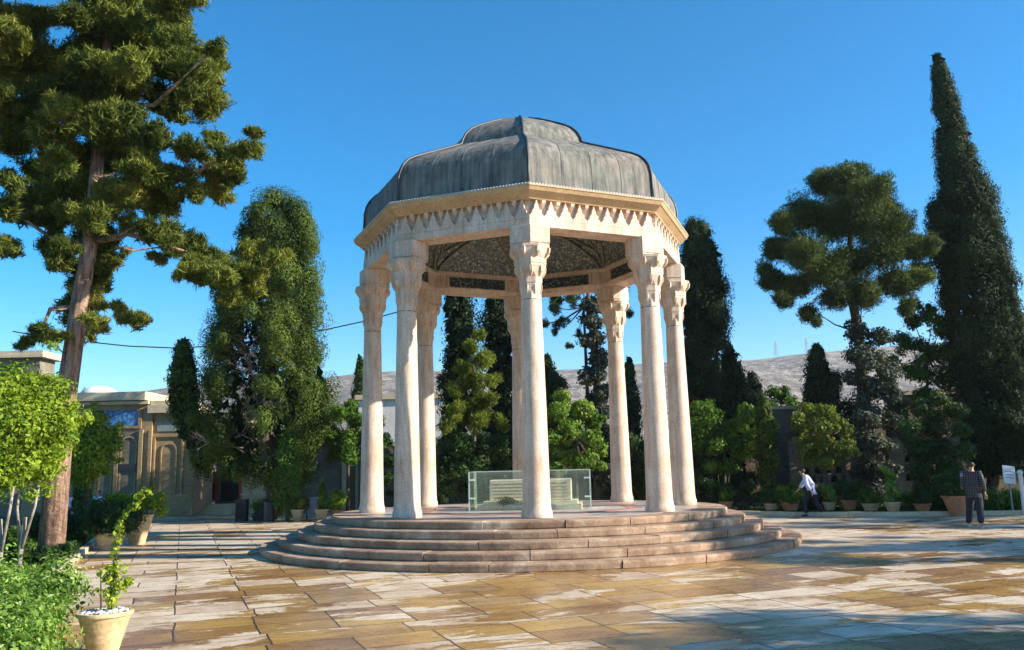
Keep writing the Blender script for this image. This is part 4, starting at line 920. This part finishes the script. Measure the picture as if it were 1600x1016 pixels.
b.build('stems', M['barkd'], t)
# ground cover in the left bed
def grass(name, label, n_, fx, mat, L=.12):
    P = fx(n_); T = rdir(n_)*.5+np.array([0, 0, 1.]); N = rdir(n_); Ls = L*(.6+.8*rng.random(n_)); P[:, 2] += Ls*.4
    o = link(name, leafmesh(name, P, T, N, Ls, Ls*.22, .3+.4*rng.random(n_)), mat); return tag(o, label, 'ground cover', kind='stuff')
KLa = np.array(KL)
def leftbed(n_):
    y = 8+rng.random(n_)*24; x = np.interp(y, KLa[:, 1], KLa[:, 0])-.25-rng.random(n_)**1.4*9; return np.stack([x, y, np.zeros(n_)], 1)
grass('ground_cover', 'patchy low green ground cover in the left planting bed', 60000, leftbed, LM['green'])
KRa = np.array(KR)
def rightbed(n_):
    x = 7.4+rng.random(n_)*17; y = np.interp(x, KRa[:, 0], KRa[:, 1])+.35+rng.random(n_)*5.5; return np.stack([x, y, np.zeros(n_)], 1)
grass('ground_cover', 'low green ground cover in the right planting bed', 30000, rightbed, LM['dgreen'])

# ================================================================== HEDGES ON THE RIGHT
def hedge(label, x0px, x1px, ytop, Y, mat='green', tone=.6, dep=.7):
    x0, x1 = at(x0px, 780, Y)[0], at(x1px, 780, Y)[0]; h = at((x0px+x1px)/2, ytop, Y)[2]; b_ = ((x0+x1)/2, Y, 0)
    nn_ = int((x1-x0)*dep*26)+4
    C = np.stack([(rng.random(nn_)-.5)*(x1-x0), (rng.random(nn_)-.5)*dep, .12+rng.random(nn_)**.7*(h-.3)], 1)
    t = thing('hedge', label, 'hedge', b_, 0, 'clipped hedges in the right bed')
    link('foliage', leafmesh('foliage', *clump_leaves(C, .17+.06*rng.random(nn_), 120, .085, .5, 'broad', tone-.25+.4*rng.random(nn_), .35)), LM[mat], t)
    b = MB()
    for k in range(int((x1-x0)*5)): x_ = (rng.random()-.5)*(x1-x0); b.tube([(x_, 0, -.05), (x_+rng.normal()*.1, rng.normal()*.1, h*.7)], [.014, .006], 5)
    b.build('stems', M['barkd'], t); return t
hedge('short hedge with a sunlit top left of the pine trunk on the right', 1312, 1372, 766, 31.2, 'ygreen')
hedge('hedge between the pine trunk and the dark bushy tree', 1402, 1462, 766, 31.0, 'green', .7)
hedge('long leafy hedge at the right edge behind the plaid shirted man', 1540, 1690, 762, 28.6, 'green', .75, 1.2)
hedge('dark hedge behind the man in the pale shirt', 1205, 1300, 768, 31.8, 'dgreen', .5)
hedge('low dark hedge in front of the dark bushy tree', 1462, 1540, 772, 29.6, 'dgreen', .4)
hedge('hedge behind the row of pots left of the pavilion', 395, 470, 778, 34.2, 'green', .55)

# ================================================================== POTS
def pot(name, label, base, rtop, h, mat, group='potted plants', plant=None, pmat='green', rim=True, rbot=None, leaf=.07):
    t = thing(name, label, 'pot', base, 0, group); rb_ = rbot or rtop*.55; b = MB()
    pr = [(rb_*.98, 0), (rb_, .01), (rb_+(rtop*.93-rb_)*.5, h*.48), (rtop*.93, h*.9)]
    pr += [(rtop*1.0, h*.91), (rtop*1.02, h*.95), (rtop, h)] if rim else [(rtop, h)]
    pr += [(rtop*.88, h), (rtop*.86, h*.9), (.0, h*.88)]
    b.lathe(pr, 32); o = b.build('pot_body', M[mat], t, smooth=True); m_ = o.modifiers.new('e', 'EDGE_SPLIT'); m_.split_angle = R(40)
    b = MB(); b.lathe([(rtop*.865, h*.90), (.0, h*.93)], 20); b.build('soil', M['soil'], t)
    if plant is not None:
        C = np.array([q[:3] for q in plant]); rr = np.array([q[3] for q in plant]); per = np.maximum(12, 5200*rr**1.4*(.07/leaf)**1.4).astype(int)
        pl = link('plant', leafmesh('plant', *clump_leaves(C, rr, per, leaf, .55, 'broad', .3+.5*rng.random(len(C)), .5)), LM[pmat], t)
        b = MB(); o_ = np.array([0, 0, h*.88])
        for c in C[:24]: b.tube([tuple(o_+np.array([c[0], c[1], 0])*.2), tuple((o_+c)/2), tuple(c)], [.012, .009, .004], 5)
        b.build('stem', M['barkd'], t)
    return t
def bushy(h, w, H_, n_, r_): return [((rng.random()-.5)*w, (rng.random()-.5)*w, h+rng.random()*H_, r_*(.7+.6*rng.random())) for _ in range(n_)]
# foreground pot with twining plant
fp = at(162, 1000, 9.3); FB = (fp[0], 9.3, 0)
rimz = at(162, 955, 9.3)[2]; hpot = rimz
t = pot('clay_pot', 'large flared yellow clay pot of white pebbles with a tall twining vine, front left', FB, .275, hpot, 'claypot', None, None, rim=True, rbot=.145)
b = MB()
for k in range(150):
    a, r_ = rng.random()*6.28, .22*rng.random()**.5; s_ = .018+.014*rng.random(); c = (r_*math.cos(a), r_*math.sin(a), hpot*.93+.012+rng.random()*.02)
    b.lathe([(s_*.1, c[2]-s_*.7), (s_*.9, c[2]-s_*.2), (s_, c[2]), (s_*.7, c[2]+s_*.45), (s_*.05, c[2]+s_*.6)], 7, c=c[:2])
b.build('pebbles', M['pebble'], t, smooth=True)
vp = [(172, 952), (176, 925), (181, 895), (179, 868), (186, 842), (184, 822), (195, 802), (206, 792), (214, 778), (224, 772), (236, 768)]
vl = [np.array(at(x, y, 9.3))-np.array(FB) for x, y in vp]; b = MB()
for ph in (0, math.pi): b.tube([tuple(v_+np.array([.014*math.cos(ph+k*1.4), .014*math.sin(ph+k*1.4), 0])) for k, v_ in enumerate(vl)], [.009-.0006*k for k in range(len(vl))], 6)
b.tube([(-.05, .02, hpot*.9), (-.08, .03, hpot+.35), (-.05, 0, hpot+.5)], [.008, .006, .003], 5)
b.build('vine_stem', M['barkd'], t, smooth=True)
C = []; rr = []
for k in range(len(vl)-1):
    for f in (0, .33, .66): C.append(vl[k]*(1-f)+vl[k+1]*f+rng.normal(size=3)*.012); rr.append(.035+.012*rng.random())
A = clump_leaves(C, rr, 13, .052, .7, 'broad', .3+.5*rng.random(len(C)), .3)
C2 = [(.06+rng.normal()*.06, rng.normal()*.05, hpot+.05+rng.random()*.40, .06) for _ in range(26)]+[(.22+rng.normal()*.03, 0, hpot+.22+rng.random()*.14, .035) for _ in range(5)]
C2 = np.array(C2); Bv = clump_leaves(C2[:, :3], C2[:, 3], 24, .05, .55, 'broad', .75+.2*rng.random(len(C2)), .5)
link('vine_leaves', leafmesh('vine_leaves', *cat(A, Bv)), LM['orange'], t)
# two wide pots on the left bed edge
p2 = at(171, 850, 22.0); pot('clay_pot', 'wide shaded clay pot with a dark clipped bush beside the left kerb', (p2[0], 22.0, 0), .42, .42, 'claypot', 'pots along the left kerb', bushy(.5, 1.0, .55, 40, .2), 'dgreen', leaf=.07)
p3 = at(214, 845, 23.4); pot('clay_pot', 'tall flared clay pot with a bright spreading plant beyond the twining vine', (p3[0], 23.4, 0), .40, .78, 'claypot', 'pots along the left kerb', [(-.25+rng.normal()*.32, rng.normal()*.2, .85+rng.random()*.42, .15) for _ in range(26)]+[(.12+.05*k, 0, 1.0+.09*k, .06) for k in range(6)], 'orange', rbot=.2, leaf=.09)
# row left of the pavilion
PR = 'pots in the row left of the pavilion'
pot('clay_pot', 'yellow clay pot with a thin twiggy plant, leftmost of the row by the grey board', (at(465, 800, 32.6)[0], 32.6, 0), .26, .42, 'claypot', PR, bushy(.5, .5, .7, 12, .12)+[(-.35, 0, .9, .15), (-.3, 0, .7, .12)], 'ygreen', leaf=.09)
pot('clay_pot', 'yellow clay pot with a tall pointed plant right of the grey board', (at(503, 800, 32.4)[0], 32.4, 0), .28, .42, 'claypot', PR, [(0, 0, .5+.12*k, .17-.012*k) for k in range(9)], 'green', leaf=.08)
pot('terracotta_pot', 'orange terracotta pot with a round bright shrub next to the platform steps', (at(527, 800, 32.6)[0], 32.6, 0), .28, .38, 'terra', PR, bushy(.5, .35, .45, 14, .16), 'orange', leaf=.08)
# row on the right
GR = 'pots lined up along the right kerb'
for px_, Y, r_, h, mt, lab, pm, pls in (
  (1205, 30.9, .26, .34, 'claypot', 'small pale clay pot with a sparse plant below the slim cypress', 'dgreen', bushy(.42, .4, .35, 8, .12)),
  (1235, 30.6, .36, .44, 'terra', 'brown terracotta bowl with a bushy plant left of the man in the pale shirt', 'green', bushy(.5, .7, .4, 18, .16)),
  (1297, 30.4, .24, .36, 'claypot', 'clay pot with white flowers right of the man in the pale shirt', 'hedge', bushy(.42, .4, .5, 12, .13)),
  (1328, 30.2, .30, .42, 'terra', 'dull terracotta pot with a dark bush below the yellow green tree', 'dgreen', bushy(.5, .6, .5, 16, .16)),
  (1361, 29.3, .30, .34, 'claypot', 'pale clay pot with a low green plant in front of the ivy trunk', 'green', bushy(.38, .5, .25, 12, .13)),
  (1396, 28.6, .27, .40, 'claypot', 'yellowish conical clay pot with a tall white flecked plant', 'hedge', [(rng.normal()*.12, rng.normal()*.1, .45+.09*k, .13) for k in range(12)]),
  (1442, 28.4, .28, .34, 'terra', 'low pot with sparse leaves below the second hedge', 'dgreen', bushy(.4, .4, .3, 10, .12)),
  (1498, 27.2, .46, .62, 'terra', 'big terracotta tub left of the man in the plaid shirt', 'dgreen', bushy(.7, .9, .5, 24, .2))):
    pot('terracotta_pot' if mt == 'terra' else 'clay_pot', lab, (at(px_, 800, Y)[0], Y, 0), r_, h, mt, GR, pls, pm, leaf=.08)
pot('terracotta_pot', 'small red terracotta pot with a leafy plant right of the rightmost column', (at(1135, 800, 31.6)[0], 31.6, 0), .26, .4, 'terra', GR, bushy(.5, .4, .4, 10, .13), 'green')

# bins, board, signs
bn = thing('litter_bin', 'round black litter bin in front of the left hedge', 'bin', (at(421, 800, 32.8)[0], 32.8, 0))
b = MB(); b.lathe([(.20, 0), (.21, .02), (.215, .68)], 24, caps=True); b.build('bin_body', M['bin'], bn, smooth=False)
b = MB(); b.lathe([(.235, .681), (.235, .73), (.15, .77), (.14, .74), (.0, .74)], 24); b.build('rim', M['bin'], bn)
bx = thing('black_cabinet', 'upright black box standing left of the litter bin', 'box', (at(378, 800, 33.2)[0], 33.2, 0))
b = MB(); b.box(-.2, .2, -.2, .2, 0, .78); bevel(b.build('cabinet_body', M['bin'], bx), .012); b = MB(); b.box(-.23, .23, -.23, .23, .781, .82); b.build('lid', M['bin'], bx); b = MB(); b.box(-.16, .16, -.215, -.201, .08, .70); b.build('door', M['dark'], bx)
bd = thing('information_board', 'blank grey board on short legs between the clay pots', 'sign', (at(488, 800, 32.9)[0], 32.9, 0))
b = MB(); b.box(-.27, .27, -.02, .02, .22, .86); bevel(b.build('panel', M['steel'], bd), .008)
for x in (-.2, .2): b = MB(); b.box(x-.02, x+.02, -.015, .015, 0, .219); b.build('leg', M['bin'], bd)
sg = thing('notice_sign', 'tilted white notice on a post above the right hedge', 'sign', (at(1578, 760, 27.2)[0], 27.2, 0))
b = MB(); b.tube([(0, 0, 0), (0, 0, .95)], .025, 8); b.build('post', M['steel'], sg)
b = MB(); b.box(-.19, .19, -.015, .015, -.28, .28); o = b.build('panel', M['white'], sg, (0, -.03, 1.22)); o.rotation_euler = (R(-12), R(8), 0)
b = MB()
for z_ in (.1, 0, -.1): b.box(-.12, .12, -.019, -.0155, z_-.012, z_+.012)
o2 = b.build('text_lines', M['steel'], sg, (0, -.03, 1.22)); o2.rotation_euler = (R(-12), R(8), 0)
sp = thing('white_post', 'slim pale post at the right edge of the photograph', 'post', (at(1596, 760, 27.0)[0], 27.0, 0))
b = MB(); b.tube([(0, 0, 0), (0, 0, 1.25)], .06, 10); b.build('shaft', M['white'], sp); b = MB(); b.lathe([(.085, 1.251), (.085, 1.30), (.05, 1.36), (.0, 1.37)], 12); b.build('finial', M['white'], sp)

# ================================================================== PEOPLE
def skinmesh(name, J, E, mat, parent, root='hip', sub=2):
    """J: name -> (x,y,z,rx[,ry]); E: edges; grown with a Skin modifier and baked to a mesh"""
    ks = list(J); me = bpy.data.meshes.new(name); me.from_pydata([J[k][:3] for k in ks], [(ks.index(a), ks.index(b)) for a, b in E], [])
    o = bpy.data.objects.new('tmp', me); COL.objects.link(o); sk = o.modifiers.new('s', 'SKIN'); sk.use_smooth_shade = True
    for i, k in enumerate(ks):
        r_ = J[k][3]; r2 = J[k][4] if len(J[k]) > 4 else r_; me.skin_vertices[0].data[i].radius = (r_, r2); me.skin_vertices[0].data[i].use_root = (k == root)
    s_ = o.modifiers.new('u', 'SUBSURF'); s_.levels = s_.render_levels = sub
    bpy.context.view_layer.update(); dg = bpy.context.evaluated_depsgraph_get(); nm = bpy.data.meshes.new_from_object(o.evaluated_get(dg)); nm.name = name
    bpy.data.objects.remove(o); nm.materials.clear()
    return link(name, nm, M[mat], parent, smooth=True)
def person(label, base, rz, pose, cloth, group=None):
    """local frame: person faces -Y; J in metres"""
    t = thing('person', label, 'person', base, rz, group); J = dict(pose)
    body_e = [('hip', 'waist'), ('waist', 'chest'), ('chest', 'neck'), ('neck', 'jaw'), ('jaw', 'head'), ('head', 'crownp')]
    for s in 'LR':
        body_e += [('chest', 'sh'+s), ('sh'+s, 'el'+s), ('el'+s, 'wr'+s), ('wr'+s, 'pa'+s), ('hip', 'th'+s), ('th'+s, 'kn'+s), ('kn'+s, 'an'+s), ('an'+s, 'to'+s)]
        pa, wr = Vector(J['pa'+s][:3]), Vector(J['wr'+s][:3]); d = (pa-wr).normalized(); side = d.cross(Vector((0, 1, .1))).normalized()
        for i, (o_, L) in enumerate(((-.032, .07), (-.011, .085), (.011, .08), (.032, .062))):
            q0 = pa+side*o_*.9+d*.02; q1 = q0+d*L*.55; q2 = q0+d*L+Vector((0, -.02, 0))
            J[f'f{i}a'+s] = (*q0, .010); J[f'f{i}b'+s] = (*q1, .0085); J[f'f{i}c'+s] = (*q2, .007); body_e += [('pa'+s, f'f{i}a'+s), (f'f{i}a'+s, f'f{i}b'+s), (f'f{i}b'+s, f'f{i}c'+s)]
        q0 = wr+(pa-wr)*.6-side*.035; J['tha'+s] = (*q0, .011); J['thb'+s] = (*(q0+d*.045-side*.015), .008); body_e += [('pa'+s, 'tha'+s), ('tha'+s, 'thb'+s)]
    skinmesh('body', J, body_e, 'skin', t)
    def sub_(keys, grow):
        return {k: (*J[k][:3], J[k][3]+grow, (J[k][4] if len(J[k]) > 4 else J[k][3])+grow) for k in keys}
    S = sub_(['hip', 'waist', 'chest', 'shL', 'elL', 'shR', 'elR', 'wrL', 'wrR'], .032)
    for s in 'LR':
        a, w = Vector(S['el'+s][:3]), Vector(S['wr'+s][:3]); q = a.lerp(w, .86); S['wr'+s] = (*q, S['wr'+s][3], S['wr'+s][4])
    c, nk = Vector(J['chest'][:3]), Vector(J['neck'][:3]); q = c.lerp(nk, .62); S['col'] = (*q, .062, .062)
    hp = Vector(J['hip'][:3]); S['hem'] = (hp.x, hp.y, hp.z-.11, .165, .125)
    skinmesh('shirt', S, [('hip', 'waist'), ('hip', 'hem'), ('waist', 'chest'), ('chest', 'col'), ('chest', 'shL'), ('shL', 'elL'), ('elL', 'wrL'), ('chest', 'shR'), ('shR', 'elR'), ('elR', 'wrR')], cloth[0], t)
    T = sub_(['hip', 'thL', 'knL', 'anL', 'thR', 'knR', 'anR'], .036)
    T['top'] = (*hp.lerp(Vector(J['waist'][:3]), .7), .15, .112)
    skinmesh('trousers', T, [('hip', 'top'), ('hip', 'thL'), ('thL', 'knL'), ('knL', 'anL'), ('hip', 'thR'), ('thR', 'knR'), ('knR', 'anR')], cloth[1], t)
    for s in 'LR':
        a, o_ = J['an'+s], J['to'+s]; av = Vector(a[:3]); tv = Vector(o_[:3]); av.z = tv.z
        skinmesh('shoe', {'hip': (*av.lerp(tv, -.25), .042), 'm': (*av.lerp(tv, .4), .048, .04), 'e': (*av.lerp(tv, 1.1), .038, .03)}, [('hip', 'm'), ('m', 'e')], cloth[2], t)
    h = Vector(J['head'][:3]); cp = Vector(J['crownp'][:3]); jw = Vector(J['jaw'][:3]); up = (cp-jw).normalized()
    q = h+up*.045+Vector((0, .022, 0)); skinmesh('hair', {'hip': (*(q-up*.10+Vector((0, .03, 0))), .078), 'm': (*(q-up*.02+Vector((0, .022, 0))), .100), 'b': (*(q+up*.045), .085)}, [('hip', 'm'), ('m', 'b')], 'hair', t)
    b = MB()
    for sx in (-1, 1): b.lathe([(.002, 0), (.012, .004), (.012, .012), (.002, .016)], 8, c=(h.x+sx*.032, h.y-.088))
    for k in range(len(b.v)): x, y, z = b.v[k]; b.v[k] = (x, y, z+h.z+.005)
    b.build('eyes', M['dark'], t)
    b = MB(); n0 = h+Vector((0, -.085, .0)); b.add([(n0.x-.014, n0.y, n0.z-.03), (n0.x+.014, n0.y, n0.z-.03), (n0.x, n0.y-.028, n0.z-.028), (n0.x, n0.y-.004, n0.z+.02)], [(0, 1, 2), (0, 2, 3), (1, 3, 2), (0, 3, 1)]); b.build('nose', M['skin'], t)
    b = MB()
    for sx in (-1, 1): b.tube([(h.x+sx*.078, h.y+.01, h.z-.025), (h.x+sx*.09, h.y+.018, h.z), (h.x+sx*.08, h.y+.012, h.z+.025)], [.008, .012, .008], 6)
    b.build('ears', M['skin'], t, smooth=True)
    b = MB(); b.box(h.x-.022, h.x+.022, h.y-.088, h.y-.078, h.z-.058, h.z-.050); b.build('mouth', M['terra'], t)
    return t
STD = dict(hip=(0, 0, .93, .145, .105), waist=(0, 0, 1.08, .125, .09), chest=(0, 0, 1.30, .155, .105), neck=(0, 0, 1.46, .052), jaw=(0, -.015, 1.535, .06), head=(0, -.005, 1.60, .082, .088), crownp=(0, .005, 1.66, .072),
  shL=(.185, 0, 1.385, .058), elL=(.24, .02, 1.11, .042), wrL=(.25, -.06, .87, .028), paL=(.25, -.08, .80, .034, .02), shR=(-.185, 0, 1.385, .058), elR=(-.24, .02, 1.11, .042), wrR=(-.25, -.06, .87, .028), paR=(-.25, -.08, .80, .034, .02),
  thL=(.095, 0, .84, .088), knL=(.10, -.01, .49, .058), anL=(.10, .02, .09, .040), toL=(.11, -.12, .035, .036), thR=(-.095, 0, .84, .088), knR=(-.10, -.01, .49, .058), anR=(-.10, .02, .09, .040), toR=(-.11, -.12, .035, .036))
# man in pale shirt: mid-stride, walking to the left and stooping a little (profile from behind)
W1 = dict(STD)
W1.update(hip=(0, 0, .86, .14, .105), waist=(0, -.05, 1.0, .125, .09), chest=(0, -.15, 1.19, .155, .11), neck=(0, -.24, 1.32, .052), jaw=(0, -.29, 1.37, .06), head=(0, -.30, 1.435, .082, .088), crownp=(0, -.29, 1.495, .072),
  shL=(.18, -.17, 1.26, .058), elL=(.24, -.12, 1.0, .042), wrL=(.22, .02, .80, .028), paL=(.22, .03, .73, .034, .02), shR=(-.18, -.17, 1.26, .058), elR=(-.22, -.32, 1.04, .042), wrR=(-.18, -.44, .88, .028), paR=(-.17, -.49, .83, .034, .02),
  thL=(.09, -.02, .78, .088), knL=(.10, -.26, .47, .058), anL=(.10, -.22, .09, .040), toL=(.10, -.37, .035, .036), thR=(-.09, .02, .78, .088), knR=(-.10, .06, .43, .058), anR=(-.10, .28, .12, .040), toR=(-.10, .18, .04, .036))
pw = at(1266, 800, 29.0); person('man in a pale blue white shirt and black trousers walking stooped past the right pots', (pw[0], 29.0-.35, 0), R(-118), W1, ('shirtw', 'trous', 'bin'))
W2 = dict(STD)
W2.update(head=(.0, -.03, 1.59, .082, .088), jaw=(0, -.04, 1.53, .06), crownp=(0, -.02, 1.65, .072), wrL=(.20, -.14, .96, .028), paL=(.14, -.18, .94, .034, .02), thL=(.10, -.02, .84, .092), knL=(.16, -.14, .49, .06), anL=(.24, -.16, .09, .040), toL=(.27, -.31, .035, .036), knR=(-.12, .06, .48, .06), anR=(-.14, .16, .11, .040), toR=(-.15, .04, .035, .036))
pd = at(1527, 823, 22.6); pdo = person('man in a dark plaid shirt and navy trousers near the right edge', (pd[0], 22.6, 0), R(138), W2, ('plaid', 'trousn', 'shoe'))
bg_ = thing('grey_jacket', 'grey jacket slung over the shoulder of the man in plaid', 'jacket', (pd[0], 22.6, 0), R(138))
skinmesh('cloth', {'hip': (.19, .0, 1.44, .05, .07), 'b': (.23, -.09, 1.30, .06, .045), 'c': (.25, -.12, 1.12, .075, .04), 'd': (.25, -.13, .96, .085, .04), 'e': (.24, .1, 1.28, .05, .03)}, [('hip', 'b'), ('b', 'c'), ('c', 'd'), ('hip', 'e')], 'bag', bg_)
# two figures resting in the shade by the left building
def rest(label, px_, Y, rz):
    P_ = dict(STD)
    P_.update(hip=(0, .15, .50, .15, .12), waist=(0, .14, .64, .125, .1), chest=(0, .06, .86, .155, .11), neck=(0, .02, 1.02, .052), jaw=(0, -.01, 1.09, .06), head=(0, -.01, 1.155, .082, .088), crownp=(0, 0, 1.215, .072),
      shL=(.185, .05, .945, .058), elL=(.24, .0, .68, .042), wrL=(.17, -.2, .58, .028), paL=(.14, -.26, .57, .034, .02), shR=(-.185, .05, .945, .058), elR=(-.24, .0, .68, .042), wrR=(-.17, -.2, .58, .028), paR=(-.14, -.26, .57, .034, .02),
      thL=(.09, .06, .50, .088), knL=(.12, -.30, .50, .058), anL=(.12, -.30, .09, .040), toL=(.12, -.44, .035, .036), thR=(-.09, .06, .50, .088), knR=(-.12, -.30, .50, .058), anR=(-.12, -.30, .09, .040), toR=(-.12, -.44, .035, .036))
    return person(label, (at(px_, 790, Y)[0], Y, 0), rz, P_, ('shirtw', 'trousn', 'bin'), 'people resting by the left building')
rest('seated person in a pale shirt in the shade just right of the pine trunk', 105, 35.0, R(20))
rest('seated person in a pale shirt in the shade behind the bright spreading potted plant', 152, 35.4, R(-15))
bn_ = thing('garden_bench', 'low stone bench under the two seated people by the left building', 'bench', (at(128, 790, 35.3)[0], 35.42, 0))
b = MB(); b.box(-1.6, 1.6, -.22, .25, .30, .385); b.build('seat', M['cap'], bn_)
for x in (-1.3, 1.3): b = MB(); b.box(x-.12, x+.12, -.15, .2, 0, .299); b.build('leg', M['cap'], bn_)

# ================================================================== trees standing outside the frame on the right: their shade falls on the plaza
def shade_tree(x, y, h0, h1, w, label, n_=46, per=330):
    cls = ball(0, (h0+h1)/2, w, (h1-h0)/2, n_, .55)
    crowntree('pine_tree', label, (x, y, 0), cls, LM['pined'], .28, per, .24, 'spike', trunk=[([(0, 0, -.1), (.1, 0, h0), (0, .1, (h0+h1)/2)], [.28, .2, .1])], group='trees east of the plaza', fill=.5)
shade_tree(20.5, 15.2, 3.6, 8.6, 2.9, 'spreading pine beyond the right edge whose shade reaches the steps', 48)
shade_tree(15.5, 6.1, 3.0, 7.0, 2.1, 'low pine near the camera beyond the right edge', 36)
shade_tree(28.0, 21.0, 3.0, 9.5, 3.0, 'tall pine in the row beyond the right edge', 50)
shade_tree(34.0, 25.0, 3.0, 11.5, 3.6, 'widest pine in the row beyond the right edge', 60)
shade_tree(25.0, 26.6, 2.6, 7.8, 3.1, 'dense pine beyond the right edge beside the potted plants', 70)
shade_tree(33.0, 13.0, 3.0, 8.0, 3.0, 'farthest pine beyond the right edge', 36)

# ================================================================== air
hz = MB(); hz.box(-1400, 2200, -60, 2290, -1, 232)
o = hz.build('haze', None); m = bpy.data.materials.new('thin_haze'); m.use_nodes = True; n, l = m.node_tree.nodes, m.node_tree.links
n.remove(n['Principled BSDF']); pv = n.new('ShaderNodeVolumePrincipled'); pv.inputs['Color'].default_value = (.86, .90, 1, 1); pv.inputs['Density'].default_value = .00017; pv.inputs['Anisotropy'].default_value = .2
l.new(pv.outputs[0], n['Material Output'].inputs['Volume']); o.data.materials.append(m); tag(o, 'thin pale air haze over the garden and hills', 'haze', kind='stuff')
